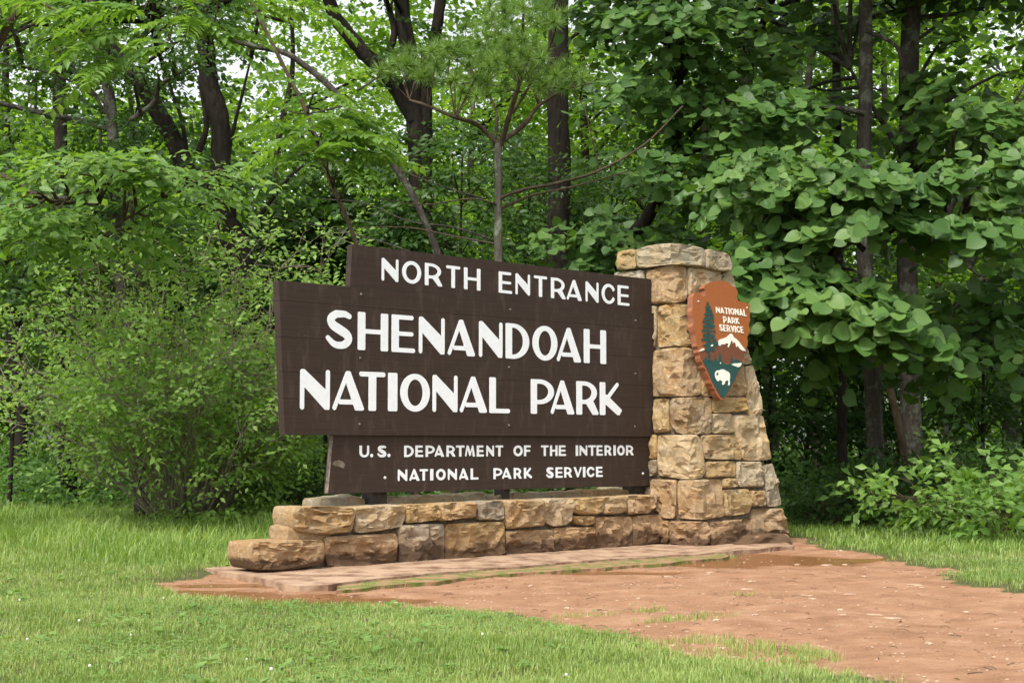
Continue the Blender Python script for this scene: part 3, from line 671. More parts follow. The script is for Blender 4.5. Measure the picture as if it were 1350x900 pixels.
# bolts
def bolt(a, b, vf, r, mat, parent, name='bolt', fn=None):
    n = 10; fn = fn or sfn(vf); vs = [fn(a+r*math.cos(2*math.pi*k/n), b+r*math.sin(2*math.pi*k/n), 0.0) for k in range(n)]+[fn(a+.7*r*math.cos(2*math.pi*k/n), b+.7*r*math.sin(2*math.pi*k/n), r*.7) for k in range(n)]
    return mesh(name, vs, [(k, (k+1) % n, n+(k+1) % n, n+k) for k in range(n)]+[tuple(range(n, 2*n))], mat, parent, True)
for px, py in ((476,388),(475,472),(474,559),(672.5,408),(671,484),(671,560.5),(838,422.5),(837.5,492.5),(837,562)):
    a, b = s2(px, py); bolt(a, b, SP, .012, M['metal'], sg)
for px, py in ((507.5,629.5),(847.5,624)):
    a, b = s2(px, py, SP+.030); bolt(a, b, SP+.030, .014, M['brightbolt'], sg)
# chipped paint patch at the left end of the lowest board
cp = [s2(x, y, SP+.030) for x, y in ((440,608),(447,606),(452,608),(455,612),(453,617),(448,615),(442,614),(438.5,612))]
plate('bare_patch', [cp], sfn(SP+.030), .0012, M['wood_end'], sg)
e0 = [s2(x, y, SP+.030) for x, y in ((440,571),(433,650.5))]
mesh('end_grain', [UV(e0[0][0]-.002, SP+.032, e0[0][1]-.0), UV(e0[1][0]-.002, SP+.032, e0[1][1]+.004), UV(e0[1][0]-.002, SP+.084, e0[1][1]+.004), UV(e0[0][0]-.002, SP+.084, e0[0][1]-.0)], [(0, 1, 2, 3)], M['wood_end'], sg)

# ------------------------------------------------------------------ the arrowhead badge
ah = empty('arrowhead_badge', tuple(UV(.45, .1, 1.9)), 'rust orange arrowhead badge with tree, mountain and white bison, fixed to the stone pillar', 'badge')
AO = C0+nF*.115; TU = V*TB+Z*TH_; TU = TU/np.linalg.norm(TU)
def a2(px, py, off=0):
    P = hit(px, py, AO, nF); return (float(np.dot(P-AO, U)), float(np.dot(P-AO, TU)))
afn = lambda a, b, d: AO+U*a+TU*b+nF*d
cz = lambda pts: [a2(890+x/5., 360+y/5.) for x, y in pts]
out = [(250,55),(290,50),(335,55),(370,75),(392,92),(405,105),(415,130),(405,145),(407,165),(415,180),(440,190),(478,196),(494,215),(491,250),(497,290),(488,335),(492,380),(479,425),(475,480),(460,520),(455,560),(440,600),(430,640),(413,670),(400,710),(382,740),(365,775),(342,808),(325,830),(305,836),(280,812),(262,770),(245,745),(225,700),(210,660),(190,620),(172,580),(160,540),(150,500),(140,460),(130,405),(120,350),(118,300),(112,250),(115,200),(116,155),(128,132),(150,125),(165,130),(172,148),(190,152),(202,140),(200,115),(190,98),(197,80),(222,65)]
jag = []
for i in range(len(out)):
    x0, y0 = out[i]; x1, y1 = out[(i+1) % len(out)]
    for j in range(2):
        x, y = x0+(x1-x0)*j/2, y0+(y1-y0)*j/2
        if 200 < y < 820: x += (2.6 if (int(y/17) % 2) else -2.2)*(1 if x < 300 else -1)*(.6+.4*((i*7) % 3))
        jag.append((x, y))
o = plate('plaque', [cz(jag)], afn, -.068, M['orange'], ah, M['arrow_edge'])
d1, d2, d3, d4 = .002, .0035, .005, .0065
# brown slopes, green foreland with spruce tips, white snow, lake, bison, sequoia
plate('mountain', [cz([(158,518),(190,508),(225,505),(262,498),(300,475),(335,455),(365,425),(385,440),(420,480),(462,514),(452,555),(436,592),(400,598),(366,596),(340,590),(300,588),(180,575),(170,560)])], afn, d1, M['brown2'], ah)
plate('foreland', [cz([(180,578),(196,560),(200,545),(206,562),(214,575),(224,560),(228,582),(240,570),(248,582),(258,570),(264,525),(272,575),(282,578),(292,515),(300,540),(308,580),(318,592),(335,600),(352,600),(364,592),(370,535),(378,560),(384,590),(393,566),(398,572),(404,562),(410,575),(418,568),(424,580),(436,588),(444,592),(436,605),(430,628),(408,664),(396,700),(376,734),(358,770),(336,802),(322,822),(300,818),(276,775),(256,740),(236,700),(222,662),(203,624)])], afn, d2, M['green'], ah)
snow = [(285,472),(284,450),(296,436),(318,430),(336,424),(350,412),(366,398),(376,404),(385,422),(402,434),(420,452),(438,476),(466,513),(440,510),(424,498),(410,478),(402,488),(398,468),(388,452),(380,462),(374,440),(366,452),(360,470),(350,490),(346,486),(350,466),(338,462),(322,470),(306,468),(294,480)]
plate('snow', [cz(snow)], afn, d3, M['cream'], ah)
plate('snow', [cz([(155,515),(170,502),(188,494),(192,506),(176,512)])], afn, d3, M['cream'], ah)
plate('snow', [cz([(230,482),(240,470),(248,472),(244,484)])], afn, d4+.003, M['cream'], ah)
plate('lake', [cz([(368,602),(385,595),(410,594),(434,591),(437,598),(430,612),(414,620),(392,612)])], afn, d3, M['cream'], ah)
plate('bison', [cz([(260,662),(264,650),(276,640),(292,640),(300,634),(318,634),(336,644),(352,652),(360,664),(360,690),(358,708),(360,732),(352,740),(346,738),(350,716),(344,706),(336,708),(328,714),(326,728),(316,737),(308,733),(310,716),(302,706),(292,704),(284,712),(276,710),(268,698),(262,684)])], afn, d3, M['cream'], ah)
plate('bison_eye', [cz([(270,662),(276,654),(282,660),(280,672),(272,674)])], afn, d4, M['green'], ah)
# sequoia: a thin trunk with ragged clumps of boughs, cut as one silhouette from distance fields
xg = np.linspace(150, 300, 130); yg = np.linspace(180, 590, 260); X, Y = np.meshgrid(xg, yg)
D = sd_seg(X, Y, 221, 220, 222, 575, 2.5, 7); rs = random.Random(4)
for cx, cy, rx, ry in ((214,203,9,12),(216,225,17,12),(205,240,9,8),(225,250,22,10),(206,270,18,13),(240,275,14,12),(212,300,26,13),(246,300,10,14),(190,320,14,10),(228,328,28,12),(200,350,20,12),(240,352,22,12),(188,378,15,12),(220,382,24,12),(255,385,12,8),(200,410,20,12),(236,415,26,14),(185,438,18,10),(215,440,24,12),(255,438,16,10),(232,465,34,12),(262,462,22,12),(200,478,22,9),(230,492,30,13),(265,478,14,10),(212,510,22,9),(245,506,20,8)):
    D = np.minimum(D, sd_ell(X, Y, cx, cy, rx*.93, ry))
ng = np.array([[noise.noise(Vector((x*.11, y*.11, 2)))+.6*noise.noise(Vector((x*.27, y*.27, 5))) for x in xg] for y in yg])
D = D+ng*7
D = np.minimum(D, sd_seg(X, Y, 221, 220, 222, 575, 2.2, 6))
lps = [lp for lp in contours(D, xg, yg) if len(lp) > 8]
def area(lp): return .5*sum(lp[i][0]*lp[(i+1) % len(lp)][1]-lp[(i+1) % len(lp)][0]*lp[i][1] for i in range(len(lp)))
big_s = np.sign(area(max(lps, key=lambda l: abs(area(l)))))
outer = [l for l in lps if np.sign(area(l)) == big_s]; holes = [l for l in lps if np.sign(area(l)) != big_s]
def inside(p, lp):
    c = False
    for i in range(len(lp)):
        (x0, y0), (x1, y1) = lp[i], lp[i-1]
        if (y0 > p[1]) != (y1 > p[1]) and p[0] < (x1-x0)*(p[1]-y0)/(y1-y0)+x0: c = not c
    return c
vs, fs = [], []
for ol in outer:
    grp = [ol]+[h for h in holes if inside(h[0], ol)]
    tri = tessellate_polygon([[Vector((a, b, 0)) for a, b in lp] for lp in grp]); flat = [p for lp in grp for p in lp]; b0 = len(vs)
    vs += [afn(*a2(890+x/5., 360+y/5.), d4) for x, y in flat]; fs += [tuple(b0+k for k in t) for t in tri]
mesh('conifer_emblem', vs, fs, M['green'], ah)
for word, x0, x1, yt0, yt1, yb0, yb1 in (('NATIONAL', 272, 471, 223, 240, 262, 285), ('PARK', 320, 424, 285, 297, 329, 336), ('SERVICE', 294, 452, 337, 353, 381, 396)):
    wd_ = {'I': .30, 'L': .8, 'E': .85, 'N': 1.12, 'O': 1.15, 'A': 1.1}; ws = [wd_.get(c, 1.0) for c in word]; gap = .24; tot = sum(ws)+gap*(len(word)-1); cur = 0
    for c, w_ in zip(word, ws):
        xa = x0+(x1-x0)*cur/tot; xb = x0+(x1-x0)*(cur+w_)/tot; cur += w_+gap
        q = lambda x: (x-x0)/(x1-x0)
        bl, br, tl = a2(890+xa/5, 360+(yb0+(yb1-yb0)*q(xa))/5), a2(890+xb/5, 360+(yb0+(yb1-yb0)*q(xb))/5), a2(890+xa/5, 360+(yt0+(yt1-yt0)*q(xa))/5)
        hh_ = tl[1]-bl[1]; wi = br[0]-bl[0]; lp = glyph(c, wi/hh_, .19, .16, .012)
        plate('letter', [[(bl[0]+a*hh_, bl[1]+(br[1]-bl[1])*(a*hh_/wi)+b*hh_) for a, b in l] for l in lp], afn, d3, M['cream'], ah)
for x, y in ((153,187),(474,229),(298,594)):
    a, b = a2(890+x/5, 360+y/5); bolt(a, b, 0, .011, M['brightbolt'], ah, 'screw', afn)
# the bracket that carries the badge
q = a2(950, 450); vs_ = [(q[0]-.12, q[1]-.25), (q[0]+.12, q[1]-.25), (q[0]+.12, q[1]+.25), (q[0]-.12, q[1]+.25)]
box8('bracket', [afn(a, b, -.115) for a, b in vs_], [afn(a, b, -.069) for a, b in vs_], M['post'], ah)

# ================================================================== plants
def unit(a): return a/(np.linalg.norm(a, axis=-1, keepdims=True)+1e-9)
HEART = (np.array([(0, 0, 0), (0, .5, .02), (0, 1, -.06), (-.38, .12, .05), (-.47, .45, .10), (-.25, .78, .03), (.38, .12, .05), (.47, .45, .10), (.25, .78, .03)]),
         np.array([(0, 1, 3), (3, 1, 4), (1, 5, 4), (1, 2, 5), (0, 6, 1), (6, 7, 1), (1, 7, 8), (1, 8, 2)]))
_o = [(0, 0), (.20, -.07), (.40, .02), (.50, .22), (.49, .42), (.38, .63), (.20, .82), (.03, 1.0)]
def _bl():
    n = len(_o); V_ = []
    for x, y in _o: V_.append((0, max(y, 0) if y < 1 else 1, -.10*max(y, 0)**2+(-.03 if 0 < y < 1 else 0)))
    V_[0] = (0, 0, 0)
    for sx in (-1, 1):
        for x, y in _o[1:-1]: V_.append((sx*x, y, .10*x-.16*y*y+.05*math.sin(y*9+sx)*x))
    f = []
    for q, off in ((0, n), (1, n+n-2)):
        for i in range(1, n-2):
            a, b = off+i-1, off+i; A_, B_ = i, i+1
            t = [(A_, B_, b), (A_, b, a)]
            f += t if q == 1 else [tuple(reversed(w)) for w in t]
        t = [(0, 1, off)]; t2 = [(n-2, n-1, off+n-3)]
        f += t+t2 if q == 1 else [tuple(reversed(w)) for w in t+t2]
    return (np.array(V_), np.array(f))
BROAD = _bl()
OVAL = (np.array([(0, 0, 0), (0, .55, -.02), (0, 1, -.12), (-.26, .45, .07), (.26, .45, .07)]), np.array([(0, 1, 3), (3, 1, 2), (0, 4, 1), (1, 4, 2)]))
DIAM = (np.array([(0, 0, 0), (-.33, .5, .06), (0, 1, -.05), (.33, .5, .06)]), np.array([(0, 3, 2), (0, 2, 1)]))
def leaves(pos, dirs, nrm, size, tpl, extra=None):
    """vertices, faces and a tint per face for leaves growing along dirs with their upper side towards nrm"""
    d = unit(dirs); x = unit(np.cross(d, nrm)); z = np.cross(x, d)
    tv, tf = tpl; n = len(pos)
    v = pos[:, None, :]+size[:, None, None]*(tv[None, :, 0:1]*x[:, None, :]+tv[None, :, 1:2]*d[:, None, :]+tv[None, :, 2:3]*z[:, None, :])
    f = (tf[None]+np.arange(n)[:, None, None]*len(tv)).reshape(-1, 3)
    tint = np.repeat(RNG.uniform(0, 1, n), len(tf))
    return v.reshape(-1, 3), f, tint
def sprays(centers, outdir, n_leaf, length, size, flat=.5, droop=.35, sjit=.35, upn=.9):
    """leafy twigs: each centre carries one twig along outdir with n_leaf leaves either side; returns leaf arrays and twig lines"""
    n = len(centers); o = unit(outdir); L = length*RNG.uniform(.6, 1.3, (n, 1))
    t = np.linspace(.05, 1, n_leaf)[None, :, None]
    side = unit(np.cross(o, np.array([0, 0, 1.])+RNG.normal(0, flat*.5, (n, 3))))
    P = centers[:, None, :]+o[:, None, :]*L[:, :, None]*t; P[:, :, 2] -= droop*(L*t[:, :, 0]**2)*1.0
    sg_ = np.where(np.arange(n_leaf) % 2 == 0, 1., -1.)[None, :, None]
    d = o[:, None, :]*.75+side[:, None, :]*sg_*.9+RNG.normal(0, .28, (n, n_leaf, 3)); d[:, :, 2] -= droop*.9
    nr = np.array([0, 0, upn])+RNG.normal(0, flat, (n, n_leaf, 3))+np.array([-.1, -.35, 0])
    sz = size*RNG.uniform(1-sjit, 1+sjit, (n, n_leaf))
    P = P+d*size*.15
    return P.reshape(-1, 3), d.reshape(-1, 3), nr.reshape(-1, 3), sz.ravel()
def clumped(c, r, n_cl, per, cl_r=.35, shell=.55):
    """points gathered in clumps spread through the ellipsoid c, r (more of them outside)"""
    u_ = unit(RNG.normal(0, 1, (n_cl, 3))); q = RNG.uniform(shell, 1, (n_cl, 1))**.6
    cc = np.array(c)+u_*q*np.array(r)
    k = RNG.poisson(per, n_cl)+1; cr = cl_r*RNG.uniform(.6, 1.4, n_cl)
    idx = np.repeat(np.arange(n_cl), k)
    off = RNG.normal(0, 1, (len(idx), 3))*np.array([1, 1, .42])*cr[idx][:, None]*.6
    return cc[idx]+off, unit(off*np.array([1, 1, .3])+u_[idx]*np.array([1, 1, .2])*.25+1e-3), cc
def crown_mesh(name, blobs, size, tpl, mat, parent, n_leaf=7, length=.45, cl_r=.4, flat=.5, droop=.35, keep=None, shell=.4, split=0, face=0.0):
    """blobs: (centre, radii, clumps, sprays per clump). Returns clump centres so that limbs can be led to them.
    split: this many of the leaves that lie nearest to the road become leaves of their own"""
    PP, DD, NN, SS, CC = [], [], [], [], []
    for bl_ in blobs:
        c, r, ncl, per = bl_[:4]; k_ = bl_[4] if len(bl_) > 4 else 1
        a_, o_, cc = clumped(c, r, ncl, per, cl_r, shell); p, d, n, sz = sprays(a_, o_, n_leaf, length*k_, size*k_, flat, droop)
        n = n+np.array([0, -face, 0])
        PP.append(p); DD.append(d); NN.append(n); SS.append(sz); CC.append(cc)
    P, D_, N_, S_ = map(np.concatenate, (PP, DD, NN, SS)); ok = P[:, 2] > .05
    if keep is not None: ok &= keep(P)
    P, D_, N_, S_ = P[ok], D_[ok], N_[ok], S_[ok]
    if split:
        pr = (P[:, 0]/P[:, 1]); vis = (np.abs(pr) < .37) & (P[:, 2] < EYE+.31*P[:, 1])
        score = np.where(vis, S_/P[:, 1]*(1+.0*P[:, 2]), 0)-.002*P[:, 1]
        idx = np.argsort(-score)[:split*6]; idx = RNG.permutation(idx)[:split]; m_ = np.zeros(len(P), bool); m_[idx] = True
        tv, tf = tpl; base = []
        for kk in range(5):
            me = bpy.data.meshes.new('leaf'); w = tv.copy(); w[:, 2] += RNG.normal(0, .03, len(w)); w[:, 0] *= RNG.uniform(.9, 1.1); me.from_pydata(w.tolist(), [], tf.tolist()); me.materials.append(mat); base.append(me)
            at_ = me.attributes.new('tint', 'FLOAT', 'FACE'); at_.data.foreach_set('value', np.full(len(tf), kk*.2, np.float32))
        d = unit(D_[m_]); x = unit(np.cross(d, N_[m_])); z = np.cross(x, d)
        for i_, (p_, s_) in enumerate(zip(P[m_], S_[m_])):
            ob = bpy.data.objects.new('leaf', base[i_ % 5]); s_ = float(s_)
            mt = Matrix(((x[i_][0]*s_, d[i_][0]*s_, z[i_][0]*s_, p_[0]), (x[i_][1]*s_, d[i_][1]*s_, z[i_][1]*s_, p_[1]), (x[i_][2]*s_, d[i_][2]*s_, z[i_][2]*s_, p_[2]), (0, 0, 0, 1)))
            S.collection.objects.link(ob); ob.parent = parent; ob.matrix_parent_inverse = Matrix.Translation(-Vector(parent.location)); ob.matrix_basis = mt
        P, D_, N_, S_ = P[~m_], D_[~m_], N_[~m_], S_[~m_]
    v, f, t = leaves(P, D_, N_, S_, tpl)
    o = npmesh(name, v, f, mat, parent, t); tag(o, kind='stuff'); return np.concatenate(CC)
def limbs(T_, start_pts, cc, n, r0=.03, r1=.006, sides=5):
    """limbs from points on the trunk to the clumps"""
    sp = np.array(start_pts); ids = RNG.permutation(len(cc))[:n]
    for i in ids:
        e = cc[i]; s0 = sp[np.argmin(np.linalg.norm((sp-e)*np.array([1, 1, .8])+np.array([0, 0, .4]), axis=1))]; L = np.linalg.norm(e-s0)
        if L < .1: continue
        m = (s0+e)/2+np.array([0, 0, .12*L])+RNG.normal(0, .07*L, 3); m2 = s0*.25+e*.75+np.array([0, 0, .10*L])+RNG.normal(0, .05*L, 3)
        T_.add([s0, m, m2, e], r0*min(1.6, .5+L*.4), r1, sides, 3, .05)
def px_trunk(T_, pts, D, r0, r1, lean=0.0, sides=10, ground=False):
    P = []
    for i, p in enumerate(pts):
        d = p[2] if len(p) > 2 else D+lean*i; P.append(W(p[0], p[1], d))
    if ground:
        P[0] = np.array([P[0][0], P[0][1], -.1])
    T_.add(P, r0, r1, sides, 6, .085, .5 if ground else 0); return catmull(P, 4)
def blob(px, py, D, rx, ry, rz, n, per=6): return (W(px, py, D), (rx, ry, rz), n, per)

# ---- the tall straight tree behind the sign
def plain_tree(name, label, pts, D, r0, r1, mat, blobs, leafmat, size, group='trees of the wood behind the sign', nl=14, tpl=OVAL, extra=None, split=0, **kw):
    b = W(pts[0][0], 583, D); e = empty(name, (b[0], b[1], 0), label, 'tree', group)
    T_ = Tubes(); tp = px_trunk(T_, pts, D, r0, r1, ground=True); T_.build('trunk', mat, e)
    for q in (extra or []):
        X_ = Tubes(); pp = px_trunk(X_, q[0], q[3] if len(q) > 3 else D, q[1], q[2]); tp = tp+pp; X_.build('limb', mat, e)
    if blobs:
        cc = crown_mesh('crown', blobs, size, tpl, leafmat, e, split=split, **kw)
        B_ = Tubes(); st = [p for p in tp if p[2] > 1.2] or tp
        limbs(B_, st, cc, nl); 
        if B_.v: tag(B_.build('branches', mat, e), kind='stuff')
    return e

plain_tree('straight_tree', 'thick straight dark trunk rising behind the north entrance board, left of the pillar', [(738,700),(738,560),(737,420),(736,250),(736,120),(735,0),(734,-160)], 24, .21, .165, M['bark_dark'],
  [blob(700,-140,24,2.6,2.4,1.2,46), blob(800,60,25,1.2,1.2,.9,16), blob(640,250,25.5,1.3,1,.6,10), blob(790,250,23,.7,.8,.5,9)], M['leaf_mid'], .11)
plain_tree('forked_tree', 'dark tree whose trunk forks low, left of the brown boards above the thorny bush', [(322,690),(318,520),(322,400),(315,323),(279,271),(253,235),(227,183),(191,117),(161,84),(120,20)], 21, .19, .10, M['bark_dark'],
  [blob(150,20,20.5,2.0,1.5,1.0,40), blob(330,200,21.5,1.3,1.1,.8,14), blob(60,110,20,1.3,1.2,.7,20), blob(190,-90,20,2.2,1.6,.8,30), blob(120,300,20,1.3,1.0,.5,26)], M['leaf_mid'], .12, nl=26,
  extra=[([(318,345),(300,300),(293,238),(290,165),(275,103),(271,55),(262,-40)], .17, .12), ([(246,205),(240,160),(226,120),(205,60)], .035, .02), ([(262,200),(272,165),(262,100)], .05, .03), ([(303,190),(318,130),(330,80)], .03, .015)])
plain_tree('ivied_tree', 'leaning lichen spotted tree wrapped in ivy, far left behind the bush', [(190,690),(172,500),(155,330),(150,210),(146,140),(132,70),(120,-20)], 18.9, .085, .06, M['bark_grey'],
  [blob(150,190,18.4,.25,.25,.45,16,9), blob(60,60,18,1.3,1,.7,22), blob(170,30,18,1.3,1,.7,20), blob(60,260,18,.9,.9,.35,14), blob(-40,180,18,.9,.9,.8,14)], M['leaf_mid'], .09, nl=16, cl_r=.22, length=.25,
  extra=[([(150,172),(100,158),(60,150),(0,136),(-60,120)], .045, .03), ([(163,165),(185,150),(205,132),(212,112),(250,88),(280,70)], .04, .02), ([(150,150),(120,120),(60,95),(0,84)], .022, .012), ([(140,150),(110,105),(75,60)], .02, .01), ([(-60,215),(0,232),(50,258),(90,262)], .04, .03, 17), ([(-60,300),(30,292),(90,310),(140,330)], .03, .018, 17)])
plain_tree('ivied_double_tree', 'dark double stemmed tree wound with ivy, directly behind the top left board', [(552,700),(552,520),(551,330),(551,227),(547,151),(540,75),(528,0),(520,-80)], 22, .17, .11, M['bark_dark'],
  [blob(553,250,21.9,.28,.25,1.2,26,10), blob(540,60,21.9,.4,.3,.6,10,8), blob(470,-80,21,1.9,1.5,.6,22), blob(600,-120,22,1.6,1.5,.7,26), blob(520,290,21.5,.9,.8,.35,14)], M['leaf_mid'], .095, nl=14, cl_r=.22, length=.25,
  extra=[([(560,330),(562,211),(562,113),(575,40),(585,-30)], .11, .08), ([(547,160),(528,125),(502,91),(468,57),(441,19),(428,-20)], .13, .10), ([(512,70),(520,40),(505,-10)], .06, .04)])
plain_tree('dead_leaning_tree', 'bare grey leaning trunk slanting down to the top left board', [(600,640),(590,400),(578,335),(545,260),(515,212),(482,170),(440,120),(400,85),(370,68),(330,60),(300,50)], 17, .045, .032, M['bark_grey'], None, None, 0,
  extra=[([(578,345),(500,318),(430,300),(360,285)], .012, .004), ([(660,320),(600,300),(540,292),(480,268),(420,262)], .014, .005), ([(640,262),(590,248),(520,222)], .012, .005), ([(470,120),(500,100),(540,60)], .014, .008), ([(452,140),(400,150),(360,140)], .012, .005)])
# the pine sapling with a pale trunk
ps = empty('pine_sapling', tuple(W(657,583,16.5)*np.array([1,1,0])), 'young pine with a pale lichened stem right behind the north entrance board', 'tree')
T_ = Tubes(); tp = px_trunk(T_, [(658,690),(658,480),(657,340),(657,264),(657,189)], 16.5, .055, .042, ground=True); T_.build('trunk', M['bark_pale'], ps)
PL = [([(657,192),(630,165),(600,155),(565,140),(540,132)], .032, .012), ([(657,190),(690,165),(710,140),(745,118),(780,110)], .035, .012), ([(660,192),(672,150),(684,110),(688,70),(690,20)], .035, .015), ([(652,190),(655,150),(640,120),(610,85),(590,75)], .02, .008),
      ([(657,262),(690,250),(740,240),(790,225),(850,190),(900,140)], .022, .008), ([(660,275),(700,258),(760,245),(830,225)], .018, .006), ([(657,270),(620,262),(560,270),(500,262)], .012, .004), ([(657,322),(600,312),(540,300),(470,300)], .012, .004), ([(675,150),(700,110),(725,60),(735,30)], .02, .008)]
tips = []
for i, (q, a_, b_) in enumerate(PL):
    X_ = Tubes(); P_ = []
    for k, p in enumerate(q): P_.append(W(p[0], p[1], 16.5+random.uniform(-.15, .15)*k+(.25*k if i % 2 else -.2*k)))
    X_.add(P_, a_, b_, 7, 5, .05); X_.build('limb', M['bark_brown'], ps); tips += P_[2:]
def needles(name, cen, parent, n=46, L=.13, wth=.0035):
    V_, F_, Tn = [], [], []; k = 0
    cen = np.array(cen); m = len(cen); d = unit(RNG.normal(0, 1, (m, n, 3))+np.array([0, -.2, .35])); l = L*RNG.uniform(.6, 1.15, (m, n, 1))
    x = unit(np.cross(d, RNG.normal(0, 1, (m, n, 3))))*wth; c = cen[:, None, :]+d*.01
    v = np.stack([c-x, c+x, c+d*l], 2).reshape(-1, 3); f = np.arange(len(v)).reshape(-1, 3)
    o = npmesh(name, v, f, M['needle'], parent, np.repeat(RNG.uniform(0, 1, m), n)); tag(o, kind='stuff')
tc = []
for (x0, y0, rx, ry, n) in ((590,80,75,22,46), (655,55,55,30,34), (700,85,50,22,30), (740,105,45,18,22), (620,115,60,15,18), (690,20,60,20,26), (540,95,40,14,12)):
    for _ in range(n):
        t = random.uniform(0, 2*math.pi); r = math.sqrt(random.random()); tc.append(W(x0+rx*r*math.cos(t), y0+ry*r*math.sin(t), 16.4+random.uniform(-1.0, 1.0)))
needles('needles', tc, ps, 95, .16, .0042)
B_ = Tubes(); limbs(B_, tips, np.array(tc), 45, .010, .003, 4); tag(B_.build('branches', M['bark_brown'], ps), kind='stuff')

# ---- right side: three near trunks and the broad leaved crown that hangs over them
plain_tree('broadleaf_tree', 'slim grey trunk right of the pillar, under drooping heart shaped leaves', [(1163,692),(1155,600),(1146,450),(1140,330),(1140,200),(1141,80),(1142,-60)], 18.9, .115, .085, M['bark_grey'],
  [(W(1003,385,16.9), (.36,.4,.34), 18, 4), (W(1075,390,16.6), (.55,.5,.24), 26, 4, 1.1), (W(1140,425,16.4), (.38,.4,.14), 14, 4, 1.15), (W(1100,450,16.3), (.2,.3,.12), 5, 4, 1.2), (W(1000,340,17), (.35,.5,.16), 10, 4), (W(1030,235,17), (.8,.6,.22), 30, 5, .85), (W(1120,250,16.8), (.75,.6,.16), 24, 5, .9), (W(1150,300,16.6), (.4,.5,.08), 8, 5), (W(1290,235,16.8), (.55,.6,.18), 18, 5, .9), (W(1285,300,16.4), (.4,.5,.08), 8, 5)],
  M['leaf_big'], .165, nl=60, tpl=BROAD, n_leaf=5, length=.42, cl_r=.24, flat=.32, droop=.42, split=300, face=.9, keep=lambda P: (P[:, 0]/P[:, 1] > .1525) | (P[:, 2] > 3.45),
  extra=[([(1140,150),(1110,143),(1060,140),(1010,141)], .04, .025, 18.6), ([(1140,330),(1120,320),(1085,355),(1040,380)], .035, .012, 17), ([(1146,330),(1200,290),(1260,300)], .03, .012, 17), ([(1141,40),(1180,60),(1190,90)], .03, .02, 18.6)])
plain_tree('mottled_tree', 'thick mottled grey trunk farther right of the pillar, rightmost of the trunks', [(1208,695),(1202,560),(1197,400),(1197,200),(1200,60),(1204,-80)], 19.6, .145, .125, M['bark_grey'],
  [(W(1310,110,18.5), (.9,1.0,.9), 34, 5), (W(1070,10,20.5), (1.4,1.2,.5), 16, 5), (W(1330,-60,19), (1.8,1.5,.7), 40, 6), (W(1200,-110,18.5), (1.8,1.5,.6), 36, 6), (W(1325,400,17.8), (.4,.5,.35), 18, 5, 1.1), (W(1285,460,17.5), (.35,.4,.14), 10, 5, 1.15), (W(1290,200,19.3), (.7,.8,.4), 14, 5), (W(1050,170,20.5), (1.1,.9,.5), 16, 5)], M['leaf_big'], .15, nl=60, tpl=BROAD, n_leaf=5, cl_r=.28, flat=.35, droop=.42, face=.4,
  extra=[([(1186,200),(1150,140),(1120,90)], .04, .02), ([(1200,300),(1250,330),(1310,380)], .04, .015, 18.8)])
plain_tree('dark_slim_tree', 'slim blackish trunk just right of the pillar, leftmost of the trunks there', [(1114,690),(1111,600),(1109,480),(1106,330),(1104,150),(1100,0)], 21, .075, .06, M['bark_dark'],
  [(W(1060,300,21), (1.3,1,.8), 40, 6), (W(1080,420,20.5), (.9,.8,.5), 26, 6)], M['leaf_mid'], .12, nl=20)
plain_tree('leaning_tree', 'thin brownish leaning trunk between the slim grey and the mottled trunk', [(1212,690),(1195,610),(1180,540),(1163,470),(1150,400)], 19.2, .06, .045, M['bark_brown'], None, None, 0)
plain_tree('crooked_tree', 'black crooked stem leaning behind the pillar top', [(800,640),(815,420),(822,335),(850,290),(880,240),(893,180),(893,110),(887,50),(880,-20)], 19.5, .10, .07, M['bark_dark'],
  [(W(870,-20,19.5), (1.3,1.1,.6), 34, 6), (W(950,60,19.5), (1.0,.9,.5), 22, 5), (W(830,330,20), (1.0,.8,.35), 20, 5), (W(900,225,18.6), (.6,.5,.18), 12, 4), (W(885,35,18.4), (.45,.4,.2), 12, 5), (W(950,262,18.8), (.5,.5,.14), 10, 4), (W(970,150,18.8), (.9,.7,.35), 20, 4), (W(850,120,18.6), (.5,.5,.15), 8, 4)], M['leaf_big'], .14, nl=36, tpl=BROAD, n_leaf=5, cl_r=.26, flat=.35, droop=.4, face=.6,
  extra=[([(893,85),(930,62),(960,50),(1000,40)], .03, .015), ([(895,75),(905,45),(915,20)], .03, .015)])
plain_tree('shaded_tree', 'stout dark trunk seen under the left end of the boards behind the bush', [(366,640),(364,560),(360,480),(352,380),(345,280)], 23, .17, .13, M['bark_dark'],
  [(W(420,320,22.5), (1.2,1,.6), 44, 6), (W(330,400,22.5), (1.1,.9,.5), 26, 6), (W(480,300,23), (1.2,.9,.4), 30, 6)], M['leaf_mid'], .13, nl=20, tpl=HEART)

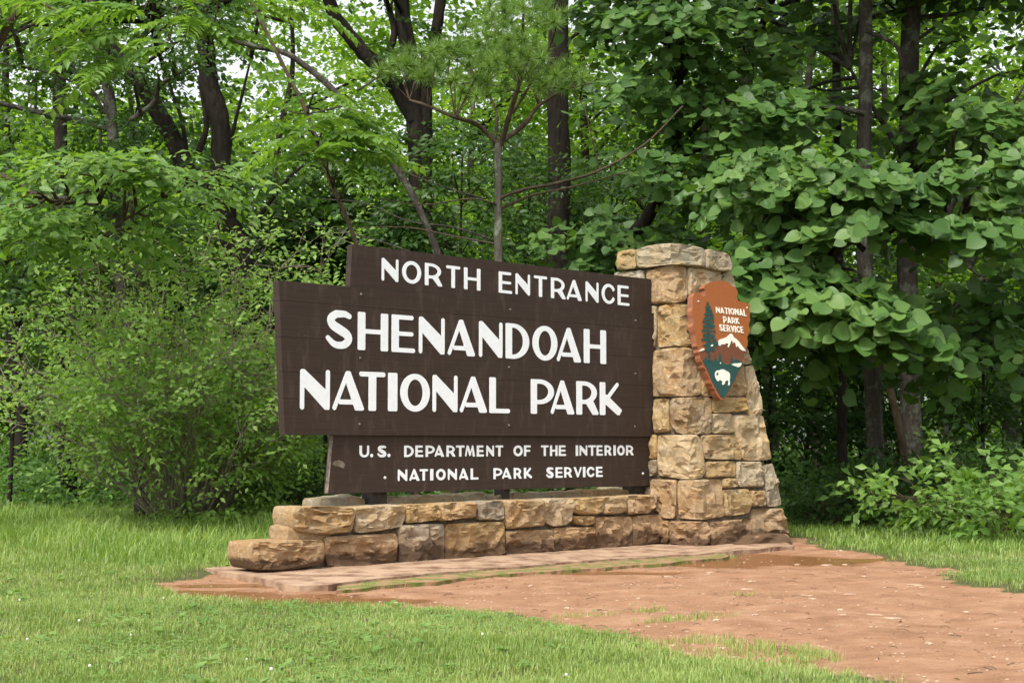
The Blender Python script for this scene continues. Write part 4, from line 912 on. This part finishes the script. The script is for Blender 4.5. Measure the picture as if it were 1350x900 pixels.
# ---- tree of heaven with long feathery leaves, bare slanting stem
at_ = empty('feather_leaf_tree', tuple(W(430,583,15.5)*np.array([1,1,0])), 'slender tree with long feathery compound leaves hanging above the left end of the boards', 'tree')
T_ = Tubes(); tp = px_trunk(T_, [(560,700),(528,500),(490,385),(462,300),(432,230),(405,150),(370,80),(330,0),(300,-60)], 15.9, .028, .02, ground=True); T_.build('trunk', M['bark_brown'], at_)
def frond_mesh(seed, L=.62, pairs=11):
    r_ = np.random.default_rng(seed); t = np.linspace(.12, 1, pairs); base = np.stack([r_.normal(0, .006, pairs), t*L, -.42*L*t**2], 1)
    P_, D_, N_ = [], [], []
    for s_ in (-1, 1):
        P_.append(base); d = np.stack([np.full(pairs, s_*1.0), .42+.25*t, -.28-.3*t], 1)+r_.normal(0, .1, (pairs, 3)); D_.append(d); N_.append(np.tile([0, 0, 1.], (pairs, 1))+r_.normal(0, .22, (pairs, 3)))
    P_, D_, N_ = map(np.concatenate, (P_, D_, N_)); sz = .165*L/.62*np.tile(1-.5*np.abs(t-.45), 2)
    NAR = (OVAL[0]*np.array([.86, 1, 1]), OVAL[1]); v, f, tt = leaves(P_, D_, N_, sz, NAR)
    ra = np.array([[-.004, 0, 0], [.004, 0, 0]]); k = len(v); rv = []
    for q in np.linspace(0, 1, 6): rv += [[-.004*(1-q)-.001, q*L, -.42*L*q*q], [.004*(1-q)+.001, q*L, -.42*L*q*q]]
    v = np.concatenate([v, rv]); rf = [[k+2*i, k+2*i+1, k+2*i+3] for i in range(5)]+[[k+2*i, k+2*i+3, k+2*i+2] for i in range(5)]
    me = bpy.data.meshes.new('frond'); f = np.concatenate([f, rf]); me.from_pydata(v.tolist(), [], f.tolist()); me.materials.append(M['leaf_bright'])
    a_ = me.attributes.new('tint', 'FLOAT', 'FACE'); a_.data.foreach_set('value', np.concatenate([tt, np.zeros(10)]).astype(np.float32)); return me
FM = [frond_mesh(k, .62+.08*(k % 3), 10+k % 4) for k in range(6)]
def fronds(parent, hubs, n_each, parentloc):
    B_ = Tubes()
    for (px, py, D, sc, az) in hubs:
        P0 = W(px, py, D)
        near = min(tp, key=lambda p: np.linalg.norm(p-P0)); B_.add([near, (near+P0)/2+np.array([0, 0, .08]), P0], .014, .006, 5, 4)
        for k in range(n_each):
            a_ = az+random.uniform(-1.5, 1.5); el = random.uniform(-.25, .45); d = Vector((math.cos(a_)*math.cos(el), math.sin(a_)*math.cos(el), math.sin(el)))
            R = d.to_track_quat('Y', 'Z').to_matrix().to_4x4()
            ob = bpy.data.objects.new('frond', random.choice(FM)); S.collection.objects.link(ob); ob.parent = parent; ob.matrix_parent_inverse = Matrix.Translation(-Vector(parent.location))
            ob.matrix_basis = Matrix.Translation(Vector(P0)) @ R @ Matrix.Rotation(random.uniform(-.3, .3), 4, 'Y') @ Matrix.Scale(sc*random.uniform(.8, 1.15), 4)
    tag(B_.build('branches', M['bark_brown'], parent), kind='stuff')
LFT = math.pi; RGT = -.6
fronds(at_, [(440,150,14.8,.9,-1.2), (430,185,14.6,1.0,-.9), (420,215,14.7,1.0,-1.6), (455,175,14.9,.9,-.8), (400,175,14.9,.9,-2.2), (450,205,14.6,.85,-.6), (395,205,15,.8,-2.6), (420,120,15,.8,-1.5), (470,225,14.7,.8,-.7)], 5, None)
a2t = empty('overhanging_feather_tree', tuple(W(-60,583,13.5)*np.array([1,1,0])), 'bright feathery compound leaves hanging in from the top left corner', 'tree')
T_ = Tubes(); tp = px_trunk(T_, [(-90,760),(-80,560),(-60,300),(-20,100),(60,-30),(160,-70),(300,-60)], 13.8, .06, .025, ground=True); T_.build('trunk', M['bark_brown'], a2t)
fronds(a2t, [(190,15,13.3,1.0,3.3), (230,5,13.4,1.0,-.4), (170,40,13.4,1.1,3.2), (250,30,13.3,1.0,-.9), (220,60,13.3,.9,-2.4), (150,85,13.4,.9,3.4), (280,50,13.4,.8,-.9), (120,15,13.5,.9,3.3), (330,5,13.8,.8,-.7), (300,-10,13.6,.9,-1.6), (60,10,13.6,.9,3.2), (20,30,13.7,.9,-2.0), (400,10,14,.8,-.8)], 4, None)

# ---- the bright young tree at the left, leaves in level sprays above the bush
plain_tree('young_leaf_tree', 'small tree with bright level sprays of oval leaves above the thorny bush, at the left', [(215,700),(205,520),(190,400),(180,330),(170,260)], 19.6, .04, .025, M['bark_brown'],
  [(W(60,285,15.4), (.55,.5,.08), 10, 5), (W(110,232,15.6), (.6,.5,.08), 10, 5), (W(190,222,16), (.5,.5,.12), 10, 5), (W(265,235,16.4), (.4,.5,.18), 9, 5), (W(150,300,16), (.6,.6,.10), 8, 5), (W(30,310,15.6), (.5,.5,.10), 6, 5)],
  M['leaf_bright'], .15, nl=40, n_leaf=7, length=.5, cl_r=.2, flat=.28, droop=.3, split=300, face=.25,
  extra=[([(-60,250),(0,232),(60,262),(130,270)], .03, .012, 16), ([(110,330),(180,280),(250,245)], .02, .008, 16.2)])

# ---- bushes
def bush(name, label, px, py, D, n, spread, height, leafmat, lsize, nleaf, stem_r=.014, lean=(0, 0), tpl=OVAL, arch=.5, split=0, barkm='twig', sub=5, clumpr=.10):
    b = W(px, py, D); b[2] = 0; e = empty(name, (b[0], b[1], 0), label, 'bush'); T_ = Tubes(); tw = []; cen = []; od = []
    for i in range(n):
        a_ = random.uniform(0, 2*math.pi); q = math.sqrt(random.random()); r0 = .28*q
        s0 = b+np.array([math.cos(a_)*r0, math.sin(a_)*r0*.7, -.03]); ou = spread*q**.7*random.uniform(.8, 1.15); h_ = height*random.uniform(.6, 1.05)*(1-.28*q)
        dx, dy = math.cos(a_)+lean[0], math.sin(a_)+lean[1]
        pts = [s0+np.array([dx*ou*f**1.15, dy*ou*f**1.15, h_*(f-.32*arch*f*f*q*1.6)])+RNG.normal(0, .045*height*f**.5*(f > 0), 3) for f in (0, .2, .4, .6, .8, 1.0)]
        T_.add(pts, stem_r*random.uniform(.5, 1.4), .003, 5, 4, .06)
        cp = catmull(pts, 4)
        for k in range(sub):
            j = random.randrange(int(len(cp)*.35), len(cp)); d = unit(RNG.normal(0, 1, 3)*np.array([1, 1, .6])+(cp[j]-cp[j-1])*4); L = random.uniform(.15, .5)*height*.28
            m_ = cp[j]+d*L*.5+RNG.normal(0, .03, 3); en = cp[j]+d*L+np.array([0, 0, -.1*L])+RNG.normal(0, .04, 3)
            T_.add([cp[j], m_, en], .0058 if barkm == 'twig' else .0045, .002, 4, 3, .05); cen += [cp[j]*.4+m_*.6, m_*.5+en*.5, en]; od += [d, d, d]
    tag(T_.build('stems', M[barkm], e), kind='stuff')
    cen = np.array(cen); od = np.array(od); sub_ = RNG.permutation(len(cen))[:max(8, int(len(cen)*.45))]; ids = sub_[RNG.integers(0, len(sub_), nleaf//6)]
    P, D_, N_, S_ = sprays(cen[ids]+RNG.normal(0, clumpr*.6, (len(ids), 3)), od[ids]+RNG.normal(0, .5, (len(ids), 3)), 6, lsize*3.2, lsize, .6, .15); N_ = N_+np.array([0, -.45, 0])
    ok = P[:, 2] > .06; v, f, t = leaves(P[ok], D_[ok], N_[ok], S_[ok], tpl); o = npmesh('foliage', v, f, leafmat, e, t); tag(o, kind='stuff'); return e
bush('thorny_bush', 'large tangled bush with many arching grey stems and small pale leaves, left of the sign', 250, 690, 18.0, 110, 2.5, 4.4, M['leaf_bush'], .078, 25000, .014, sub=17, clumpr=.18)
bush('leafy_bush', 'bright green leafy bush at the right edge, beside the grass verge', 1350, 715, 15.7, 46, 1.45, 1.35, M['leaf_bright'], .12, 3600, .010, sub=6, barkm='bark_brown', arch=.9)
bush('low_bush', 'small dark leaved bush under the slim trunks, right of the pillar', 1120, 705, 17.6, 22, .75, .75, M['leaf_mid'], .09, 1500, .006, sub=5, barkm='bark_brown')
bush('mid_bush', 'medium green bush between the trunks and the bright bush at the right', 1225, 705, 18.2, 30, 1.1, 1.2, M['leaf_mid'], .10, 2600, .008, sub=5, barkm='bark_brown')
for i_, (px_, D_b, h_, lab) in enumerate(((340, 20.5, .9, 'low ferny bush in the shade right of the thorny bush'), (420, 20, 1.0, 'low ferny bush in the gap under the left end of the boards'), (300, 18.0, .45, 'knee high weedy bush at the foot of the thorny bush'), (1050, 19, .7, 'dark low bush against the right foot of the pillar'))):
    bush('fern_bush', lab, px_, 700, D_b, 26, .8, h_, M['leaf_mid' if i_ != 2 else 'leaf_bush'], .07, 2400, .005, sub=4, barkm='bark_brown')

plain_tree('shade_canopy_tree', 'tall tree with high boughs added out of view above the pillar to shade the wood', [(1000,690),(990,400),(985,150),(980,-80),(975,-200)], 22.5, .12, .09, M['bark_dark'],  # boughs added above the view to cast shade on the trunks below
  [(np.array([5.5,18.5,8.2]), (2.8,1.6,.8), 90, 6), (np.array([1.5,19,8.6]), (2.6,1.6,.8), 70, 6)], M['leaf_mid'], .14, nl=30)
plain_tree('shade_canopy_tree', 'tall tree with high boughs added out of view above the thorny bush to shade the wood', [(90,690),(85,400),(80,150),(78,-80),(75,-200)], 23.5, .12, .09, M['bark_dark'],  # second added canopy, out of view and farther back, shades the left of the wood
  [(np.array([-5.8,22,8.8]), (2.4,1.5,.8), 40, 6), (np.array([-2.6,22,8.9]), (1.5,1.4,.6), 20, 6)], M['leaf_mid'], .14, nl=30)
UN = [(20,330,21.5,'at the far left edge'),(110,400,22.5,'behind the left half of the thorny bush'),(230,360,23,'behind the thorny bush'),(330,460,21.5,'between the thorny bush and the boards'),(430,270,22.5,'above the top left corner of the boards'),(600,270,20.5,'behind the pale pine stem'),(690,290,25.5,'between the pine stem and the thick straight trunk'),(800,280,25.5,'just left of the pillar top'),(1060,560,22.5,'low between the pillar and the slim trunks'),(1180,600,22.8,'low behind the slim and mottled trunks'),(1290,480,21.5,'behind the bright bush at the right'),(1010,470,22,'right behind the pillar'),(1130,420,23,'behind the drooping broad leaves'),(1340,250,22.5,'at the right edge above the bright bush')]
for i, (px_, py_, D_u, wh) in enumerate(UN):
    c_ = W(px_, py_, D_u); e = empty('understorey_tree', (c_[0], c_[1], 0), 'leafy young tree in the shade '+wh, 'tree', 'young trees under the wood'); T_ = Tubes()
    P_ = [np.array([c_[0]+.1*q, c_[1], -.1+(c_[2]+.8)*q]) for q in (0, .3, .6, 1)]; T_.add(P_, .04, .015, 6, 4); T_.build('trunk', M['bark_dark'], e)
    cc = crown_mesh('crown', [(c_, (1.15, .8, .8), 34, 5), (c_-np.array([0, .3, .9]), (.9, .7, .5), 16, 5), (c_+np.array([.3, .2, .8]), (.9, .7, .4), 16, 5)], .12 if i % 2 else .14, OVAL, M['leaf_mid'], e, n_leaf=6, length=.4, cl_r=.3, flat=.45, shell=.2)
    B_ = Tubes(); limbs(B_, [p for p in catmull(P_, 3) if p[2] > .4], cc, 16, .014, .004, 4); tag(B_.build('branches', M['bark_dark'], e), kind='stuff')
# ---- the wood behind: separate trees whose crowns overlap, thinner towards the left top where the sky shows
rs = random.Random(21)
FT = [(-120,30),(20,27),(95,36),(190,30),(260,40),(345,34),(420,46),(490,37),(620,33),(690,42),(770,31),(850,38),(930,29),(1010,35),(1080,27),(1160,33),(1250,28),(1330,32),(1420,26),(1500,34),(-260,30),(-380,34),(1640,30)]
for i, (px_, D_t) in enumerate(FT):
    b = W(px_, 583, D_t); Hh = rs.uniform(9.5, 13.5) if not 380 < px_ < 600 else 8.3
    e = empty('forest_tree', (b[0], b[1], 0), 'green tree of the wood behind the sign', 'tree', 'farther trees of the wood'); T_ = Tubes(); lean = rs.uniform(-.8, .8)
    P_ = [np.array([b[0]+lean*q*q+rs.uniform(-.12, .12), b[1]+rs.uniform(-.2, .2), -.1+Hh*.95*q]) for q in (0, .15, .3, .5, .7, .85, 1)]
    T_.add(P_, rs.uniform(.10, .2), .04, 8, 5, .06, .4); T_.build('trunk', M['bark_dark'] if rs.random() < .6 else M['bark_grey'], e); bl = []
    for k in range(rs.randint(6, 8)):
        zc = rs.uniform(1.8, Hh); rr = rs.uniform(1.2, 2.0); bl.append(((b[0]+rs.uniform(-2.0, 2.0), b[1]+rs.uniform(-1.6, 1.6), zc), (rr, rr, rr*.55), int(18*rr), 5))
    cc = crown_mesh('crown', bl, .15, DIAM, M['leaf_far'] if (i % 3) else M['leaf_mid'], e, n_leaf=7, length=.55, cl_r=.5, flat=.6, shell=.3)
    B_ = Tubes(); limbs(B_, [p for p in catmull(P_, 3) if p[2] > 1], cc, 26, .03, .008, 4); tag(B_.build('branches', M['bark_dark'], e), kind='stuff')
# far mass of the wood
bl = []
for k in range(330):
    D_t = rs.uniform(46, 75); a_ = rs.uniform(-.52, .52); zc = rs.uniform(.5, 1)**1.2*rs.choice([3, 6, 10, 14, 18, 22])
    if -.16 < a_ < -.05 and zc > D_t*.22 and rs.random() < .5: continue
    bl.append(((a_*D_t, D_t, zc), (3.2, 2.5, 2.2), 20, 5))
PP = []
for c, r, ncl, per in bl:
    a_, o_, cc = clumped(c, r, ncl, per, 1.0, .3); PP.append(sprays(a_, o_, 6, 1.1, .30, .7, .3))
P, D_, N_, S_ = (np.concatenate([q[k] for q in PP]) for k in range(4)); v, f, t = leaves(P, D_, N_, S_, DIAM)
tag(npmesh('far_wood', v, f, M['leaf_far'], None, t), 'bright green mass of distant woodland seen between the trunks', 'woodland', kind='stuff')
# undergrowth on the floor of the wood
n = 26000; yy = RNG.uniform(19.5, 44, n); xx = RNG.uniform(-.48, .48, n)*yy; zz = RNG.uniform(0, 1, n)**1.5*(.25+.75*vnoise(xx, yy, .6))*1.25
k_ = (yy > 20.5) | (xx > 3.8) ; P = np.stack([xx, yy, zz+.03], 1)[k_]
m_ = len(P); Pp, Dd, Nn, Ss = sprays(P, np.stack([RNG.normal(0, 1, m_), RNG.normal(0, 1, m_), RNG.uniform(-.1, .9, m_)], 1), 4, .26, .10, .6, .2)
v, f, t = leaves(Pp, Dd, Nn, Ss, DIAM); tag(npmesh('undergrowth', v, f, leaf_mat('undergrowth_leaf', (.05, .12, .025), (.10, .21, .045), (.18, .30, .07), .45), None, t), 'low leafy undergrowth covering the floor of the wood', 'undergrowth', kind='stuff')

# ------------------------------------------------------------------ grass
def grass_density(X, Y):
    d = dirt_sd(X, Y); g_ = np.clip((d+.02)/.16, 0, 1)**1.5*np.clip(.35+1.4*vnoise(X, Y, 5), .3, 1)
    for (px, py, rx, ry) in ((860,803,.14,.10),(905,815,.30,.12),(935,813,.16,.08),(940,842,.30,.14),(1000,852,.42,.16),(1060,862,.25,.12),(770,808,.2,.1),(700,760,.0,.0),(560,752,.12,.03),(965,732,.14,.06),(985,783,.22,.05),(480,772,.35,.05),(640,757,.5,.04),(760,748,.4,.04),(270,756,.16,.12),(245,752,.2,.1)):
        if rx == 0: continue
        c = G(px, py); q = ((X-c[0])/rx)**2+((Y-c[1])/ry)**2+(vnoise(X, Y, 15)-.5)*1.6; g_ = np.maximum(g_, np.clip(1.1-q, 0, 1)*.75)
    a_ = (X-C0[0])*U[0]+(Y-C0[1])*U[1]; b_ = (X-C0[0])*V[0]+(Y-C0[1])*V[1]
    g_ = np.where((a_ > -5.2) & (a_ < 1.6) & (b_ > .02) & (b_ < 1.1), 0, g_)
    return g_
def blades(n, y0, y1, xlo, xhi, Lf, wf, name, mat, label, dens=None, lean=.5, pw=2.0):
    # positions fall off with distance so that cover looks even
    uu = RNG.uniform(0, 1, n*3); Y = y0*(y1/y0)**uu if pw == 2 else y0+(y1-y0)*uu
    X = RNG.uniform(xlo, xhi, len(Y))*Y; pr = grass_density(X, Y) if dens is None else dens(X, Y)
    k = np.where(RNG.uniform(0, 1, len(Y)) < pr)[0][:n]; X, Y = X[k], Y[k]; n = len(X)
    B = np.stack([X, Y, hgt(X, Y)-.004], 1); L = Lf(X, Y)*RNG.uniform(.45, 1.25, n); w = wf*np.maximum(1, Y/9.)*RNG.uniform(.7, 1.3, n)
    az = RNG.uniform(0, 2*math.pi, n); ld = np.stack([np.cos(az), np.sin(az), np.zeros(n)], 1)*(RNG.uniform(.05, 1, n)*lean)[:, None]
    sx = np.stack([-np.sin(az+RNG.normal(0, .6, n)), np.cos(az), np.zeros(n)], 1)*w[:, None]/2
    up = np.array([0, 0, 1.]); m_ = B+(up*.62+ld*.35)*L[:, None]; tpn = B+(up*.95+ld*1.25)*L[:, None]*np.array([1, 1, .97])
    v = np.stack([B-sx, B+sx, m_+sx*.8, m_-sx*.8, tpn], 1).reshape(-1, 3)
    f = (np.array([[0, 1, 2], [0, 2, 3], [3, 2, 4]])[None]+np.arange(n)[:, None, None]*5).reshape(-1, 3)
    t = np.repeat(np.clip(vnoise(X, Y, 1.6)*.5+vnoise(X, Y, 8)*.3+RNG.uniform(0, .35, n)-.05, 0, 1), 3)
    tag(npmesh(name, v, f, mat, None, t), label, 'grass', kind='stuff')
lawnL = lambda X, Y: .024+.022*vnoise(X, Y, 1.1)+.020*vnoise(X, Y, 5)+np.clip((Y-11.5)/4, 0, 1)*.06*(X < 0)
blades(285000, 5.2, 15.5, -.66, .50, lawnL, .0040, 'lawn_grass', M['grass'], 'short mown green lawn in front of and beside the sign')
def dl(X, Y): return grass_density(X, Y)*np.clip((vnoise(X, Y, .9)-.25)*2.2, .15, 1)*(((X < -2.2) & (Y > 12.2)) | ((X > 2.6) & (Y > 13.6)))
blades(46000, 12.2, 21, -.62, .46, lambda X, Y: (.12+.18*vnoise(X, Y, 1.3)*np.clip((Y-12)/3, .3, 1))*np.where(X > 0, .55, 1), .0055, 'meadow_grass', M['grass_long'], 'taller uncut grass along the edge of the wood', dl, .8)
def dv(X, Y): return grass_density(X, Y)
blades(40000, 15.5, 30, -.60, .45, lambda X, Y: .09+.08*vnoise(X, Y, 1), .006, 'verge_grass', M['grass'], 'shaded grass reaching back under the trees', dv)
M['straw'] = leaf_mat('dry_blade', (.30, .25, .12), (.42, .36, .19), (.55, .48, .28), .3, .6, .2)
blades(5000, 5.8, 15.5, -.50, .46, lambda X, Y: .035+.02*vnoise(X, Y, 1.1)+np.clip((Y-11.5)/4, 0, 1)*.05*(X < 0), .0035, 'dry_grass', M['straw'], 'dead straw coloured blades mixed through the lawn')
nl_ = 420; Yl = 6.4*(15/6.4)**RNG.uniform(0, 1, nl_); Xl = RNG.uniform(-.3, .42, nl_)*Yl; k = (dirt_sd(Xl, Yl) < .1) & (RNG.uniform(0, 1, nl_) < .55); Xl, Yl = Xl[k], Yl[k]; nl_ = len(Xl)
M['litter'] = leaf_mat('fallen_leaf', (.10, .06, .03), (.22, .14, .06), (.36, .30, .12), .2, .7, .2)
v, f, t = leaves(np.stack([Xl, Yl, hgt(Xl, Yl)+.006], 1), RNG.normal(0, 1, (nl_, 3))*np.array([1, 1, .12]), np.tile([0, 0, 1.], (nl_, 1))+RNG.normal(0, .25, (nl_, 3)), RNG.uniform(.012, .04, nl_), OVAL)
tag(npmesh('leaf_litter', v, f, M['litter'], None, t), 'small fallen leaves and scraps scattered on the dirt', 'leaves', kind='stuff')
# broad weeds in the lawn
nw = 260; Yw = 6*(15/6)**RNG.uniform(0, 1, nw); Xw = RNG.uniform(-.45, .1, nw)*Yw; k = grass_density(Xw, Yw) > .5; Xw, Yw = Xw[k], Yw[k]; nw = len(Xw)
bw = np.repeat(np.stack([Xw, Yw, hgt(Xw, Yw)+.015], 1), 7, 0); aw = RNG.uniform(0, 6.28, len(bw)); v, f, t = leaves(bw, np.stack([np.cos(aw), np.sin(aw), RNG.uniform(.15, .7, len(bw))], 1), np.tile([0, -.2, 1.], (len(bw), 1)), RNG.uniform(.03, .075, len(bw)), OVAL)
tag(npmesh('broad_weeds', v, f, M['clover'], None, t), 'broad leaved weeds growing low in the lawn', 'weeds', kind='stuff')
# clover between the blades
n = 30000; Y = 5.8*(13/5.8)**RNG.uniform(0, 1, n); X = RNG.uniform(-.48, .42, n)*Y
k = (RNG.uniform(0, 1, n) < grass_density(X, Y)*np.clip((vnoise(X, Y, 1.4)-.42)*5, .08, 1)); X, Y = X[k], Y[k]; n = len(X)
B = np.stack([X, Y, hgt(X, Y)+RNG.uniform(.02, .045, n)], 1); az = RNG.uniform(0, 6.28, n); PP, DD = [], []
for j in range(3): PP.append(B); DD.append(np.stack([np.cos(az+j*2.09), np.sin(az+j*2.09), RNG.uniform(0, .4, n)], 1))
RND = (np.array([(0, 0, 0), (-.42, .55, .05), (-.2, 1, 0), (.2, 1, 0), (.42, .55, .05)]), np.array([(0, 4, 3), (0, 3, 2), (0, 2, 1)]))
v, f, t = leaves(np.concatenate(PP), np.concatenate(DD), np.tile([0, -.3, 1.], (3*n, 1))+RNG.normal(0, .2, (3*n, 3)), np.full(3*n, .012)*RNG.uniform(.7, 1.3, 3*n), RND)
tag(npmesh('clover', v, f, M['clover'], None, t), 'patches of clover leaves growing through the lawn', 'clover', kind='stuff')
fl = Tubes(); b_ = bmesh.new()
for _ in range(80):
    Yf = random.uniform(6.2, 14); Xf = random.uniform(-.40, .22)*Yf
    if grass_density(np.array([Xf]), np.array([Yf]))[0] < .8 or random.random() > (.9 if Xf < -.15*Yf else .25): continue
    bmesh.ops.create_icosphere(b_, subdivisions=1, radius=random.uniform(.005, .009), matrix=Matrix.Translation((Xf, Yf, float(hgt(Xf, Yf))+random.uniform(.045, .07))))
m = bpy.data.meshes.new('clover_flowers'); b_.to_mesh(m); b_.free(); m.materials.append(M['flower']); tag(link(bpy.data.objects.new('clover_flowers', m)), 'small white clover flowers dotted over the lawn', 'clover', kind='stuff')

# ------------------------------------------------------------------ stones, chips and twigs on the dirt
for k, (px, py, w_) in enumerate(((665,712,0),(885,757,.20),(992,764,.09),(1060,781,.17),(985,773,.12),(1120,780,.09),(1172,810,.17),(1150,806,.11),(1205,770,.14),(1245,772,.08),(1090,742,.09),(870,738,.07),(1110,808,.08),(935,752,.07))):
    if not w_: continue
    q = G(px, py); o = rock('flat_stone', (q[0], q[1], float(hgt(q[0], q[1]))-.001), w_*random.uniform(.35, .6), w_*random.uniform(.18, .3), .009, M['pale_rock'], k*3.3, rz=random.uniform(-.3, .3)); tag(o, 'pale flat stone sunk in the red dirt', 'stone', 'flat stones sunk in the dirt')
for nm_, N_c, mt_, lab_ in (('soil_crumbs', 2600, 'soil', 'crumbs and small clods of red soil on the bare ground'),):
    M['soil'] = simple('soil_crumb', (.16, .085, .045), (.34, .20, .12), 30)
    V_, F_ = [], []; ico = bmesh.new(); bmesh.ops.create_icosphere(ico, subdivisions=1, radius=1); iv = np.array([v.co[:] for v in ico.verts]); fi = np.array([[v.index for v in f.verts] for f in ico.faces]); ico.free()
    Yc = 6.4*(14.5/6.4)**RNG.uniform(0, 1, N_c*2); Xc = RNG.uniform(-.28, .42, N_c*2)*Yc; k = (dirt_sd(Xc, Yc) < .03) & (wetness(Xc, Yc) < .4) & (vnoise(Xc, Yc, 2.5) > .35); Xc, Yc = Xc[k][:N_c], Yc[k][:N_c]; nn_ = len(Xc)
    rr_ = .003+.009*RNG.uniform(0, 1, nn_)**4; sc_ = np.stack([rr_*RNG.uniform(.8, 1.6, nn_), rr_*RNG.uniform(.8, 1.6, nn_), rr_*.7], 1)
    vv = np.stack([Xc, Yc, hgt(Xc, Yc)], 1)[:, None]+iv[None]*sc_[:, None]*RNG.uniform(.7, 1.2, (nn_, len(iv), 1)); ff = (fi[None]+np.arange(nn_)[:, None, None]*len(iv)).reshape(-1, 3)
    tag(npmesh(nm_, vv.reshape(-1, 3), ff, M[mt_]), lab_, 'soil', kind='stuff')
n = 900; b_ = bmesh.new(); c = 0
while c < n:
    Yf = 6.4*(14.5/6.4)**random.random(); Xf = random.uniform(-.25, .40)*Yf
    if dirt_sd(np.array([Xf]), np.array([Yf]))[0] > -.02: c += .2; continue
    r = random.uniform(.004, .010)*(2.0 if random.random() < .08 else 1)
    bmesh.ops.create_icosphere(b_, subdivisions=1, radius=1, matrix=Matrix.Translation((Xf, Yf, float(hgt(Xf, Yf))+r*.15)) @ Matrix.Rotation(random.uniform(0, 3), 4, 'Z') @ Matrix.Diagonal((r*1.6, r, r*.45, 1))); c += 1
m = bpy.data.meshes.new('pebbles'); b_.to_mesh(m); b_.free(); m.materials.append(M['pale_rock']); tag(link(bpy.data.objects.new('pebbles', m)), 'small pale pebbles and chips scattered over the red dirt', 'pebbles', kind='stuff')
tb = Tubes()
for _ in range(200):
    Yf = 6.6*(14/6.6)**random.random(); Xf = random.uniform(-.22, .38)*Yf
    if dirt_sd(np.array([Xf]), np.array([Yf]))[0] > 0: continue
    a_ = random.uniform(0, 3.1); L = random.uniform(.03, .10); z0 = float(hgt(Xf, Yf))+.004
    tb.add([np.array([Xf, Yf, z0]), np.array([Xf+L*.5*math.cos(a_), Yf+L*.5*math.sin(a_), z0+.006]), np.array([Xf+L*math.cos(a_+.2), Yf+L*math.sin(a_+.2), z0])], .0022, .0012, 4, 3)
o = tb.build('twigs', M['bark_brown']); tag(o, 'small dry twigs lying on the red dirt', 'twigs', kind='stuff')
